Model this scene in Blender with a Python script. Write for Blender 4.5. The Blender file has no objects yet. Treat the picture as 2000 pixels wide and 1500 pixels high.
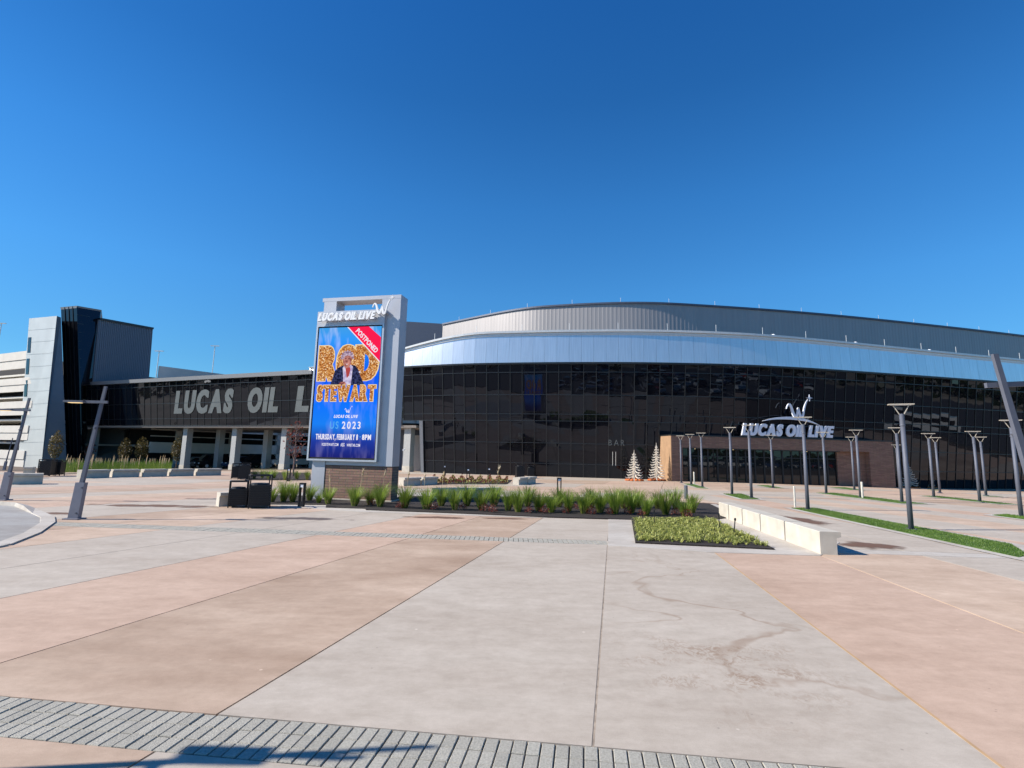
import bpy, math, random
from mathutils import Vector, Matrix
R = random.Random(7)
S = bpy.context.scene
COL = S.collection
PI = math.pi
rad = math.radians

# ------------------------------------------------------------------ camera, sky, sun, exposure
EYE = 1.9
FPX = 986.0                                   # focal length in pixels of the 2000 px wide photograph
TH = math.atan(137 / FPX); RO = rad(1.27)
cF = Vector((0, math.cos(TH), math.sin(TH)))
cR0 = Vector((1, 0, 0)); cU0 = Vector((0, -math.sin(TH), math.cos(TH)))
cR = cR0 * math.cos(RO) + cU0 * math.sin(RO)
cU = cU0 * math.cos(RO) - cR0 * math.sin(RO)
cam = bpy.data.objects.new('camera', bpy.data.cameras.new('camera'))
COL.objects.link(cam)
M = Matrix((cR, cU, -cF)).transposed().to_4x4()
M.translation = (0, 0, EYE)
cam.matrix_world = M
cam.data.sensor_width = 36; cam.data.lens = 36 * FPX / 2000
cam.data.clip_start = .05; cam.data.clip_end = 6000
S.camera = cam

SUN_EL = rad(35.5)
sun_h = Vector((-0.988, -0.15, 0)).normalized()
SUN = Vector((sun_h.x * math.cos(SUN_EL), sun_h.y * math.cos(SUN_EL), math.sin(SUN_EL)))
W = bpy.data.worlds.new('World'); S.world = W; W.use_nodes = True
wn = W.node_tree.nodes; wl = W.node_tree.links
sky = wn.new('ShaderNodeTexSky'); sky.sky_type = 'NISHITA'; sky.sun_disc = False
sky.sun_elevation = SUN_EL; sky.sun_rotation = math.atan2(SUN.x, SUN.y)
sky.altitude = 250; sky.air_density = 1.0; sky.dust_density = 0.0; sky.ozone_density = 3.0
EXPO = 0.80; SKYS = 0.10
gm = wn.new('ShaderNodeGamma'); gm.inputs[1].default_value = .8; wl.new(sky.outputs[0], gm.inputs[0])
tcw = wn.new('ShaderNodeTexCoord'); sxw = wn.new('ShaderNodeSeparateXYZ'); wl.new(tcw.outputs['Generated'], sxw.inputs[0])
rw = wn.new('ShaderNodeValToRGB'); rw.color_ramp.elements[0].position = 0; rw.color_ramp.elements[1].position = .75
for z_ in (.15, .3, .45, .6): rw.color_ramp.elements.new(z_)
for e_ in rw.color_ramp.elements:              # deeper blue of the dry autumn sky towards the zenith
    z_ = e_.position; w_ = 1.03 + .27 * math.exp(-((z_ - .37) / .12) ** 2); e_.color = (*[w_ * math.exp(k + a * z_) / 2 ** EXPO / SKYS for k, a in ((-2.654, -1.871), (-1.978, -.53), (-1.736, .124))], 1)
wl.new(sxw.outputs[2], rw.inputs[0])
mxw = wn.new('ShaderNodeMix'); mxw.data_type = 'RGBA'; mxw.blend_type = 'MULTIPLY'; mxw.inputs[0].default_value = 1
wl.new(gm.outputs[0], mxw.inputs[6]); wl.new(rw.outputs[0], mxw.inputs[7]); wl.new(mxw.outputs[2], wn['Background'].inputs[0])
wn['Background'].inputs[1].default_value = SKYS
sl = bpy.data.lights.new('sun', 'SUN'); sl.energy = 4.4; sl.angle = rad(.53); sl.color = (1, .93, .84)
so = bpy.data.objects.new('sun', sl); COL.objects.link(so)
so.rotation_euler = SUN.to_track_quat('Z', 'Y').to_euler(); so.location = (-60, 10, 50)
S.view_settings.view_transform = 'Standard'; S.view_settings.look = 'None'
S.view_settings.exposure = EXPO; S.view_settings.gamma = 1
S.view_settings.use_curve_mapping = False

# ------------------------------------------------------------------ survey: pixel of the photograph -> point of the place
def sm(t):
    t = min(1, max(0, t)); return t * t * (3 - 2 * t)
def zg(x, y):                                 # the plaza falls a little towards both sides of the building
    return -1.0 * sm((-x - 12) / 38) * sm((y - 28) / 28) - 0.5 * sm((x - 10) / 40) * sm((y - 32) / 14)
def ray(px, py): return cF + cR * ((px - 1000) / FPX) - cU * ((py - 750) / FPX)
def G(px, py):
    d = ray(px, py); t = EYE / -d.z
    for i in range(40): t = (EYE - zg(d.x * t, d.y * t)) / -d.z
    return Vector((d.x * t, d.y * t, EYE + d.z * t))
def YD(px, py, y):
    d = ray(px, py); t = y / d.y
    return Vector((d.x * t, y, EYE + d.z * t))

# ------------------------------------------------------------------ helpers
def tag(o, label=None, cat=None, group=None, kind=None):
    if label: o['label'] = label
    if cat: o['category'] = cat
    if group: o['group'] = group
    if kind: o['kind'] = kind
    return o
def empty(name, loc=(0, 0, 0), rz=0.0, **k):
    o = bpy.data.objects.new(name, None); COL.objects.link(o)
    o.location = loc; o.rotation_euler = (0, 0, rz); o.empty_display_size = .2
    return tag(o, **k)
def link(name, me, parent=None):
    o = bpy.data.objects.new(name, me); COL.objects.link(o)
    if parent: o.parent = parent
    return o
def copy_tree(o, parent=None):
    c = o.copy(); COL.objects.link(c)
    if parent: c.parent = parent
    for ch in list(o.children): copy_tree(ch, c)
    return c
class MB:
    def __init__(s): s.v = []; s.f = []; s.m = []; s.cur = 0
    def add(s, vs, fs):
        n = len(s.v); s.v += [tuple(p) for p in vs]
        s.f += [tuple(i + n for i in f) for f in fs]; s.m += [s.cur] * len(fs)
        return s
    def quad(s, a, b, c, d): return s.add([a, b, c, d], [(0, 1, 2, 3)])
    def hexa(s, p):                            # 8 corners: bottom 4 then top 4
        return s.add(p, [(3, 2, 1, 0), (4, 5, 6, 7), (0, 1, 5, 4), (1, 2, 6, 5), (2, 3, 7, 6), (3, 0, 4, 7)])
    def box(s, x0, x1, y0, y1, z0, z1):
        return s.hexa([(x0, y0, z0), (x1, y0, z0), (x1, y1, z0), (x0, y1, z0), (x0, y0, z1), (x1, y0, z1), (x1, y1, z1), (x0, y1, z1)])
    def bar(s, a, b, w, h, up=(0, 0, 1)):       # rectangular bar from a to b
        a = Vector(a); b = Vector(b); d = (b - a).normalized(); up = Vector(up)
        if abs(d.dot(up)) > .98: up = Vector((0, 1, 0))
        r = d.cross(up).normalized() * (w / 2); u = r.cross(d).normalized() * (h / 2)
        return s.hexa([a - r - u, a + r - u, b + r - u, b - r - u, a - r + u, a + r + u, b + r + u, b - r + u])
    def tube(s, pts, rs, n=10, cap=True):
        pts = [Vector(p) for p in pts]; rings = []
        for i, p in enumerate(pts):
            d = (pts[min(i + 1, len(pts) - 1)] - pts[max(i - 1, 0)]).normalized()
            u = Vector((0, 0, 1)) if abs(d.z) < .9 else Vector((1, 0, 0))
            a = d.cross(u).normalized(); b = a.cross(d)
            r = rs[i] if isinstance(rs, (list, tuple)) else rs
            rings.append([p + (a * math.cos(2 * PI * k / n) + b * math.sin(2 * PI * k / n)) * r for k in range(n)])
        vs = [q for g in rings for q in g]; fs = []
        for i in range(len(pts) - 1):
            for k in range(n):
                k2 = (k + 1) % n
                fs.append((i * n + k, (i + 1) * n + k, (i + 1) * n + k2, i * n + k2))
        if cap: fs += [tuple(range(n)), tuple((len(pts) - 1) * n + k for k in reversed(range(n)))]
        return s.add(vs, fs)
    def lathe(s, prof, n=16, c=(0, 0)):
        vs = [(c[0] + r * math.cos(2 * PI * k / n), c[1] + r * math.sin(2 * PI * k / n), z) for r, z in prof for k in range(n)]
        fs = [(i * n + k, i * n + (k + 1) % n, (i + 1) * n + (k + 1) % n, (i + 1) * n + k) for i in range(len(prof) - 1) for k in range(n)]
        return s.add(vs, fs)
    def prism(s, poly, z0, z1):                 # poly: ccw list of (x, y)
        n = len(poly)
        f0 = z0 if callable(z0) else (lambda x, y: z0)
        f1 = z1 if callable(z1) else (lambda x, y: z1)
        vs = [(x, y, f0(x, y)) for x, y in poly] + [(x, y, f1(x, y)) for x, y in poly]
        fs = [tuple(range(n, 2 * n)), tuple(reversed(range(n)))]
        fs += [(i, (i + 1) % n, n + (i + 1) % n, n + i) for i in range(n)]
        return s.add(vs, fs)
    def slab(s, poly, n, d):                    # 3-D polygon given a thickness d along -n
        n = Vector(n) * d; poly = [Vector(p) for p in poly]; k = len(poly)
        vs = poly + [p - n for p in poly]
        fs = [tuple(range(k)), tuple(reversed(range(k, 2 * k)))] + [(i, k + i, k + (i + 1) % k, (i + 1) % k) for i in range(k)]
        return s.add(vs, fs)
    def mesh(s, name, mats, smooth=False):
        me = bpy.data.meshes.new(name); me.from_pydata(s.v, [], s.f)
        for m in (mats if isinstance(mats, (list, tuple)) else [mats]): me.materials.append(m)
        me.polygons.foreach_set('material_index', s.m)
        if smooth: me.polygons.foreach_set('use_smooth', [True] * len(s.f))
        me.update(); return me
    def build(s, name, mats, parent=None, smooth=False, **k):
        return tag(link(name, s.mesh(name, mats, smooth), parent), **k)

# ------------------------------------------------------------------ materials
def mat(name, col, rough=.6, metal=0.0, var=.12, scale=6.0, bump=0.0, bscale=60.0, spec=.5, stretch=None, detail=4, objvar=0.0):
    m = bpy.data.materials.new(name); m.use_nodes = True
    N = m.node_tree.nodes; L = m.node_tree.links; b = N['Principled BSDF']
    b.inputs['Roughness'].default_value = rough; b.inputs['Metallic'].default_value = metal
    b.inputs['Specular IOR Level'].default_value = spec
    tc = N.new('ShaderNodeTexCoord'); src = tc.outputs['Object']
    if stretch:
        mp = N.new('ShaderNodeMapping'); mp.inputs['Scale'].default_value = stretch
        L.new(src, mp.inputs[0]); src = mp.outputs[0]
    no = N.new('ShaderNodeTexNoise'); no.inputs['Scale'].default_value = scale; no.inputs['Detail'].default_value = detail
    L.new(src, no.inputs['Vector'])
    cr = N.new('ShaderNodeValToRGB')
    c = Vector(col)
    cr.color_ramp.elements[0].position = .3; cr.color_ramp.elements[1].position = .7
    cr.color_ramp.elements[0].color = (*(c * (1 - var)), 1); cr.color_ramp.elements[1].color = (*(c * (1 + var)), 1)
    L.new(no.outputs['Fac'], cr.inputs[0])
    out = cr.outputs[0]
    if objvar:
        oi = N.new('ShaderNodeObjectInfo'); hs = N.new('ShaderNodeHueSaturation')
        mr = N.new('ShaderNodeMapRange'); mr.inputs['To Min'].default_value = 1 - objvar; mr.inputs['To Max'].default_value = 1 + objvar
        L.new(oi.outputs['Random'], mr.inputs[0]); L.new(mr.outputs[0], hs.inputs['Value']); L.new(out, hs.inputs['Color'])
        out = hs.outputs[0]
    L.new(out, b.inputs['Base Color'])
    if bump:
        n2 = N.new('ShaderNodeTexNoise'); n2.inputs['Scale'].default_value = bscale; n2.inputs['Detail'].default_value = 3
        L.new(src, n2.inputs['Vector'])
        bp = N.new('ShaderNodeBump'); bp.inputs['Strength'].default_value = bump; bp.inputs['Distance'].default_value = .01
        L.new(n2.outputs['Fac'], bp.inputs['Height']); L.new(bp.outputs[0], b.inputs['Normal'])
    return m
def emit(name, col, strength=1.0):
    m = bpy.data.materials.new(name); m.use_nodes = True
    N = m.node_tree.nodes; L = m.node_tree.links; N.remove(N['Principled BSDF'])
    e = N.new('ShaderNodeEmission'); e.inputs[0].default_value = (*col, 1); e.inputs[1].default_value = strength
    L.new(e.outputs[0], N['Material Output'].inputs[0]); return m
def concrete(name, col, dirt=0.0, cloud=1.0, dcol=(.27, .19, .13), dist=None):
    """broomed plaza concrete: cloudy mottling, fine broom lines, specks; optional silt mark with its own place on the floor"""
    m = bpy.data.materials.new(name); m.use_nodes = True
    N = m.node_tree.nodes; L = m.node_tree.links; b = N['Principled BSDF']
    b.inputs['Roughness'].default_value = .72; b.inputs['Specular IOR Level'].default_value = .3
    tc = N.new('ShaderNodeTexCoord'); P = tc.outputs['Object']
    def noise(scale, det, st=None, rough=.55, dis=0):
        src = P
        if st:
            mp = N.new('ShaderNodeMapping'); mp.inputs['Scale'].default_value = st; L.new(P, mp.inputs[0]); src = mp.outputs[0]
        n = N.new('ShaderNodeTexNoise'); n.inputs['Scale'].default_value = scale; n.inputs['Detail'].default_value = det
        n.inputs['Roughness'].default_value = rough; n.inputs['Distortion'].default_value = dis
        L.new(src, n.inputs['Vector']); return n.outputs['Fac']
    def ramp(f, a, b_, c0, c1):
        r = N.new('ShaderNodeValToRGB'); r.color_ramp.elements[0].position = a; r.color_ramp.elements[1].position = b_
        r.color_ramp.elements[0].color = (*c0, 1); r.color_ramp.elements[1].color = (*c1, 1)
        L.new(f, r.inputs[0]); return r.outputs[0]
    def mix(bt, fac, A, B):
        x = N.new('ShaderNodeMix'); x.data_type = 'RGBA'; x.blend_type = bt
        if isinstance(fac, (int, float)): x.inputs[0].default_value = fac
        else: L.new(fac, x.inputs[0])
        for s_, v in ((6, A), (7, B)):
            if isinstance(v, tuple): x.inputs[s_].default_value = (*v, 1)
            else: L.new(v, x.inputs[s_])
        return x.outputs[2]
    def mth(op, a, b_):
        x = N.new('ShaderNodeMath'); x.operation = op; x.use_clamp = op != 'SUBTRACT'
        for i, v in enumerate((a, b_)):
            if isinstance(v, (int, float)): x.inputs[i].default_value = v
            else: L.new(v, x.inputs[i])
        return x.outputs[0]
    c = Vector(col)
    base = ramp(noise(.42, 7, (1, 2.2, 1), .6), .3, .7, tuple(Vector((c.x * (1 - .18 * cloud), c.y * (1 - .225 * cloud), c.z * (1 - .26 * cloud)))), tuple(c * (1 + .11 * cloud)))
    base = mix('MULTIPLY', 1.0, base, ramp(noise(2.6, 8, (1, 1.8, 1), .7), .35, .65, (.89, .88, .865), (1.05, 1.05, 1.05)))
    base = mix('MULTIPLY', 1.0, base, ramp(noise(11, 8, None, .75), .35, .65, (.94, .935, .93), (1.03, 1.03, 1.03)))
    base = mix('MULTIPLY', 1.0, base, ramp(noise(1, 3, (7, 150, 1)), .3, .7, (.97, .97, .97), (1.02, 1.02, 1.02)))
    base = mix('MULTIPLY', 1.0, base, ramp(noise(150, 3), .32, .6, (.90, .90, .90), (1.03, 1.03, 1.03)))
    # small pale spalls and dark grit
    v = N.new('ShaderNodeTexVoronoi'); v.inputs['Scale'].default_value = 1.6; L.new(P, v.inputs['Vector'])
    base = mix('MIX', ramp(v.outputs['Distance'], .018, .03, (.7, .7, .7), (0, 0, 0)), base, tuple(c * 1.35))
    v2 = N.new('ShaderNodeTexVoronoi'); v2.inputs['Scale'].default_value = 4.3; L.new(P, v2.inputs['Vector'])
    base = mix('MIX', ramp(v2.outputs['Distance'], .03, .05, (.55, .55, .55), (0, 0, 0)), base, tuple(c * .45))
    if dirt:                                    # dried silt left by run-off, swirled
        sx = N.new('ShaderNodeSeparateXYZ'); L.new(P, sx.inputs[0])
        def blob(cx, cy, rx, ry):
            mp = N.new('ShaderNodeMapping'); mp.vector_type = 'POINT'
            mp.inputs['Location'].default_value = (-cx / rx, -cy / ry, 0); mp.inputs['Scale'].default_value = (1 / rx, 1 / ry, 0)
            L.new(P, mp.inputs[0]); ln = N.new('ShaderNodeVectorMath'); ln.operation = 'LENGTH'; L.new(mp.outputs[0], ln.inputs[0])
            return ramp(ln.outputs['Value'], .25, 1.0, (1, 1, 1), (0, 0, 0))
        lines = ramp(noise(5.5, 9, (1.5, 1, 1), .72, 2.6), .490, .535, (0, 0, 0), (1, 1, 1))
        patch = ramp(noise(2.0, 4), .45, .62, (0, 0, 0), (1, 1, 1))
        f1 = mth('MULTIPLY', mth('MULTIPLY', lines, patch), blob(2.05, 5.0, 1.25, 1.35))
        rid = mth('SUBTRACT', 1.0, mth('MULTIPLY', mth('ABSOLUTE', mth('SUBTRACT', noise(.42, 4, None, .5, .7), .5), 0), 60))
        f2 = mth('MULTIPLY', mth('MULTIPLY', rid, blob(2.6, 6.8, 1.6, 4.4)), .8)
        base = mix('MIX', mth('MULTIPLY', mth('ADD', f1, f2), dirt), base, dcol)
    L.new(base, b.inputs['Base Color'])
    bp = N.new('ShaderNodeBump'); bp.inputs['Strength'].default_value = .25; bp.inputs['Distance'].default_value = .004
    L.new(noise(1, 3, (20, 260, 1)), bp.inputs['Height']); L.new(bp.outputs[0], b.inputs['Normal'])
    return m
def glass(name, base=(.006, .006, .008), ior=1.47, bump=.08, rough=.015, tint=(1, 1, 1)):
    m = bpy.data.materials.new(name); m.use_nodes = True
    N = m.node_tree.nodes; L = m.node_tree.links; b = N['Principled BSDF']
    b.inputs['Base Color'].default_value = (*base, 1); b.inputs['Roughness'].default_value = rough; b.inputs['IOR'].default_value = ior; b.inputs['Specular Tint'].default_value = (*tint, 1)
    tc = N.new('ShaderNodeTexCoord')
    n = N.new('ShaderNodeTexNoise'); n.inputs['Scale'].default_value = .75; n.inputs['Detail'].default_value = 1.5
    L.new(tc.outputs['Object'], n.inputs['Vector'])
    bp = N.new('ShaderNodeBump'); bp.inputs['Strength'].default_value = bump; bp.inputs['Distance'].default_value = .05
    L.new(n.outputs['Fac'], bp.inputs['Height']); L.new(bp.outputs[0], b.inputs['Normal'])
    return m
def brickmat(name, a, b_, mortar, axis='xz'):
    m = bpy.data.materials.new(name); m.use_nodes = True
    N = m.node_tree.nodes; L = m.node_tree.links; b = N['Principled BSDF']; b.inputs['Roughness'].default_value = .8
    tc = N.new('ShaderNodeTexCoord'); sx = N.new('ShaderNodeSeparateXYZ'); L.new(tc.outputs['Object'], sx.inputs[0])
    ad = N.new('ShaderNodeMath'); L.new(sx.outputs[0], ad.inputs[0]); L.new(sx.outputs[1], ad.inputs[1])
    cb = N.new('ShaderNodeCombineXYZ'); L.new(ad.outputs[0], cb.inputs[0]); L.new(sx.outputs[2], cb.inputs[1])
    br = N.new('ShaderNodeTexBrick'); br.inputs['Color1'].default_value = (*a, 1); br.inputs['Color2'].default_value = (*b_, 1)
    br.inputs['Mortar'].default_value = (*mortar, 1); br.inputs['Scale'].default_value = 1
    br.inputs['Brick Width'].default_value = .6; br.inputs['Row Height'].default_value = .1; br.inputs['Mortar Size'].default_value = .008
    L.new(cb.outputs[0], br.inputs['Vector'])
    no = N.new('ShaderNodeTexNoise'); no.inputs['Scale'].default_value = 14; no.inputs['Detail'].default_value = 6
    L.new(tc.outputs['Object'], no.inputs['Vector'])
    mx = N.new('ShaderNodeMix'); mx.data_type = 'RGBA'; mx.blend_type = 'OVERLAY'; mx.inputs[0].default_value = .55
    L.new(br.outputs['Color'], mx.inputs[6]); L.new(no.outputs['Color'], mx.inputs[7])
    hs = N.new('ShaderNodeHueSaturation'); hs.inputs['Saturation'].default_value = .9
    L.new(mx.outputs[2], hs.inputs['Color']); L.new(hs.outputs[0], b.inputs['Base Color'])
    bp = N.new('ShaderNodeBump'); bp.inputs['Strength'].default_value = .6; bp.inputs['Distance'].default_value = .01
    iv = N.new('ShaderNodeMath'); iv.operation = 'SUBTRACT'; iv.inputs[0].default_value = 1; L.new(br.outputs['Fac'], iv.inputs[1])
    L.new(iv.outputs[0], bp.inputs['Height']); L.new(bp.outputs[0], b.inputs['Normal'])
    return m
def leafmat(name, c0, c1, trans=.35, scale=1.3):
    m = bpy.data.materials.new(name); m.use_nodes = True
    N = m.node_tree.nodes; L = m.node_tree.links; N.remove(N['Principled BSDF'])
    tc = N.new('ShaderNodeTexCoord'); no = N.new('ShaderNodeTexNoise'); no.inputs['Scale'].default_value = scale; no.inputs['Detail'].default_value = 8
    no.inputs['Roughness'].default_value = .7
    L.new(tc.outputs['Object'], no.inputs['Vector'])
    cr = N.new('ShaderNodeValToRGB'); cr.color_ramp.elements[0].position = .35; cr.color_ramp.elements[1].position = .65
    cr.color_ramp.elements[0].color = (*c0, 1); cr.color_ramp.elements[1].color = (*c1, 1)
    L.new(no.outputs['Fac'], cr.inputs[0])
    oi = N.new('ShaderNodeObjectInfo'); hs = N.new('ShaderNodeHueSaturation'); mr = N.new('ShaderNodeMapRange')
    mr.inputs['To Min'].default_value = .8; mr.inputs['To Max'].default_value = 1.2
    L.new(oi.outputs['Random'], mr.inputs[0]); L.new(mr.outputs[0], hs.inputs['Value']); L.new(cr.outputs[0], hs.inputs['Color'])
    d = N.new('ShaderNodeBsdfPrincipled'); d.inputs['Roughness'].default_value = .45; d.inputs['Specular IOR Level'].default_value = .35
    t = N.new('ShaderNodeBsdfTranslucent'); x = N.new('ShaderNodeMixShader'); x.inputs[0].default_value = trans
    L.new(hs.outputs[0], d.inputs['Base Color']); L.new(hs.outputs[0], t.inputs[0])
    L.new(d.outputs[0], x.inputs[1]); L.new(t.outputs[0], x.inputs[2]); L.new(x.outputs[0], N['Material Output'].inputs[0])
    return m

GREY, PINK, TAN, PEACH = (.468, .414, .346), (.515, .378, .286), (.465, .356, .268), (.535, .412, .312)
m_grey = concrete('grey_concrete', GREY, dirt=.85, cloud=.62); m_pink = concrete('pink_concrete', PINK, cloud=.75); m_tan = concrete('tan_concrete', TAN, cloud=1.4); m_peach = concrete('peach_concrete', PEACH)
m_joint = mat('joint', (.10, .07, .05), .9); m_seal = mat('sealant', (.45, .29, .15), .7)
m_kerb = concrete('kerb_concrete', (.50, .47, .42)); m_road = concrete('road_concrete', (.33, .325, .31))
m_cast = mat('cast_concrete', (.50, .46, .385), .8, var=.12, scale=3.5, bump=.25, bscale=90, detail=8)
m_paver = mat('paver', (.335, .318, .268), .85, var=.22, scale=70, bump=.5, bscale=130, objvar=.10, detail=6)
m_asph = mat('asphalt', (.05, .05, .052), .9, var=.2, scale=3, bump=.3)
m_earth = mat('earth', (.26, .22, .16), .95, var=.3, scale=.05)
m_mulch = mat('mulch', (.022, .016, .013), .95, var=.5, scale=25, bump=1, bscale=40)
m_turf = mat('turf', (.075, .14, .022), .8, var=.35, scale=2.5, bump=.8, bscale=200)
m_pane = glass('dark_glass', tint=(.68, .80, 1.0)); m_pane2 = glass('bridge_glass', bump=.08, tint=(.60, .72, .95)); m_door = glass('door_glass', (.01, .012, .013), 1.5, .02)
m_mull = mat('mullion_metal', (.045, .047, .05), .35, .6); m_black = mat('black_metal', (.012, .012, .014), .45, .2)
m_fascia = mat('fascia_panel', (.73, .73, .74), .33, .85, var=.07, scale=2, stretch=(5, 5, .05), objvar=.025)
m_rim = mat('rim_metal', (.62, .62, .60), .4, .4, var=.05)
m_drum = mat('drum_metal', (.34, .32, .31), .5, .3, var=.05, scale=1, stretch=(2, 2, .1))
m_side = mat('side_cladding', (.10, .115, .15), .5, .4, var=.06)
m_soffit = mat('soffit', (.30, .27, .24), .7); m_cap = mat('bridge_cap', (.24, .25, .26), .5, .2, var=.05); m_colm = mat('column_panel', (.40, .40, .385), .55, .2, var=.05)
m_white = mat('white_paint', (.88, .88, .87), .4, var=.03); m_letter = mat('letter_face', (.72, .75, .82), .4, var=.03)
m_film = mat('film_letter', (.125, .142, .142), .5, var=.08, scale=1)
m_signgrey = mat('sign_panel', (.46, .47, .50), .42, .35, var=.04, scale=2)
m_frame = mat('screen_frame', (.55, .57, .60), .35, .5, var=.04)
m_brick = brickmat('long_brick', (.20, .105, .068), (.28, .155, .10), (.085, .06, .045))
m_post = mat('post_paint', (.10, .11, .14), .6, .1, var=.06); m_lamp = mat('lamp_head', (.46, .41, .33), .5, .2)
m_shroud = mat('post_shroud', (.20, .20, .235), .5, .3, var=.06)
m_led = emit('led', (1, .72, .38), .7)
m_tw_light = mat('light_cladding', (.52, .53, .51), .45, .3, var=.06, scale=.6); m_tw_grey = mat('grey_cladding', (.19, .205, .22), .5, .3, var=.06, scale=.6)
m_tw_blue = mat('ribbed_cladding', (.17, .185, .21), .5, .25, var=.05)
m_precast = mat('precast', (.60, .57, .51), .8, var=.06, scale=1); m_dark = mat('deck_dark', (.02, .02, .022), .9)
m_grass = leafmat('grass_blade', (.12, .20, .02), (.29, .38, .065), .45); m_straw = leafmat('straw', (.30, .22, .10), (.42, .33, .18), .3)
m_plume = leafmat('plume', (.62, .50, .33), (.80, .68, .48), .4, 8)
m_sedge = leafmat('sedge_leaf', (.13, .17, .02), (.52, .52, .16), .3, 6); m_red = leafmat('red_leaf', (.11, .022, .015), (.24, .05, .03), .3)
m_aut = leafmat('autumn_leaf', (.085, .075, .022), (.18, .13, .045), .3, .9); m_bark = mat('bark', (.14, .11, .085), .9)
m_twig = mat('twig', (.20, .13, .11), .8); m_silver = mat('silver_paint', (.72, .66, .56), .45, .25, var=.06)
m_orange = mat('orange_ring', (.55, .14, .03), .6); m_pale = mat('pale_post', (.58, .55, .48), .5, .2)
m_tyre = mat('tyre', (.02, .02, .02), .8); m_carglass = glass('car_glass', (.01, .012, .015), 1.5, 0); m_hl = mat('headlight', (.8, .8, .8), .15)
m_woods = leafmat('wood_leaf', (.015, .028, .01), (.05, .07, .02), .2, .05)

# ------------------------------------------------------------------ ground, plaza, paving
def grid_sheet(name, x0, x1, y0, y1, nx, ny, z, m, **k):
    b = MB(); vs = []
    for j in range(ny + 1):
        for i in range(nx + 1):
            x = x0 + (x1 - x0) * i / nx; y = y0 + (y1 - y0) * j / ny; vs.append((x, y, zg(x, y) + z))
    b.add(vs, [(j * (nx + 1) + i, j * (nx + 1) + i + 1, (j + 1) * (nx + 1) + i + 1, (j + 1) * (nx + 1) + i) for j in range(ny) for i in range(nx)])
    return b.build(name, m, **k)
g = MB(); c = [(-75, -13), (75, -13), (75, 75), (-75, 75)]; far = [(-3000, -3000), (3000, -3000), (3000, 3000), (-3000, 3000)]
zf = lambda x, y: -1.1 if y > 20 else -.25
for i in range(4):
    j = (i + 1) % 4
    g.quad((*far[i], zf(*far[i])), (*far[j], zf(*far[j])), (*c[j], zf(*c[j])), (*c[i], zf(*c[i])))
g.build('ground', m_earth, kind='structure')
plaza = grid_sheet('plaza', -75, 75, -13, 75, 75, 44, -.03, m_joint, kind='structure')
# concrete panels laid in a fan that opens from the entrance (focus) towards the viewer
FX, FY = 10.0, 50.0
def fan(k, a, b):                              # line k meets the cross line y = a + b x
    y = (a + b * (FX - FY * k)) / (1 - b * k); return (FX - k * (FY - y), y)
near_top, near_bot = (3.69, -.113), (3.235, -.110)
far_top, far_bot = (11.98, -.075), (11.47, -.071)
def panel(poly, m, gap=.011):
    cx = sum(p[0] for p in poly) / len(poly); cy = sum(p[1] for p in poly) / len(poly)
    n = len(poly); q = []
    for i in range(n):                          # inset every edge by the half joint
        p0, p1, p2 = (Vector(poly[i - 1]), Vector(poly[i]), Vector(poly[(i + 1) % n]))
        e0 = (p1 - p0).normalized(); e1 = (p2 - p1).normalized()
        n0 = Vector((-e0.y, e0.x)); n1 = Vector((-e1.y, e1.x)); d = 1 + n0.dot(n1)
        q.append(p1 + (n0 + n1) * (gap / max(d, .3)))
    # two strips so that panels follow the fall of the ground
    b = MB(); b.prism([(v.x, v.y) for v in q], lambda x, y: zg(x, y) - .06, zg)
    return b.build('paving_panel', m, plaza)
ks = [-.85, -.6, -.42, -.30, -.247, -.19, -.133, -.077, -.02, .036, .093, .147, .203, .262, .318, .374, .422, .472, .527, .584, .64, .70, .76, .84, .92, 1.02, 1.14, 1.3, 1.5, 1.8, 2.3]
cs = {8: m_grey, 9: m_peach, 10: m_pink, 11: m_grey, 12: m_grey, 13: m_tan, 14: m_pink, 15: m_grey, 16: m_grey, 17: m_peach, 18: m_tan, 19: m_grey, 20: m_grey, 21: m_pink,
      22: m_peach, 23: m_grey, 24: m_tan, 25: m_pink, 26: m_grey, 27: m_peach, 28: m_pink, 29: m_grey, 7: m_pink, 6: m_grey, 5: m_peach, 4: m_grey, 3: m_pink, 2: m_grey, 1: m_tan, 0: m_pink}
rings = [((-12.6, 0), (-5, 0)), ((-5, 0), near_bot), (near_top, far_bot), (far_top, (19.5, -.03)), ((19.5, -.03), (27, 0))]
for ri, (lo, hi) in enumerate(rings):
    for i in range(len(ks) - 1):
        if i > 26 and ri < 2: continue
        k0, k1 = ks[i + 1], ks[i]               # larger k = further left
        poly = [fan(k0, *lo), fan(k1, *lo), fan(k1, *hi), fan(k0, *hi)]
        if max(abs(p[0]) for p in poly) > 74: continue
        m = cs[i]
        if ri == 3 and i in (9, 10): m = m_grey
        panel(poly, m, .013 if i in (9, 10) else .009)
for j, (y0, y1) in enumerate(((27, 31), (31, 35), (35, 40), (40, 45), (45, 52))):
    x = -72.0; i = 0
    while x < 70:
        w = (5.2, 4.1, 6.3, 4.7)[(i + j) % 4]; s = .32
        m = (m_pink, m_peach, m_grey, m_pink, m_tan, m_peach, m_grey)[(i * 3 + j * 2) % 7]
        panel([(x + s * y0 - 10, y0), (x + w + s * y0 - 10, y0), (x + w + s * y1 - 10, y1), (x + s * y1 - 10, y1)], m)
        x += w; i += 1
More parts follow.
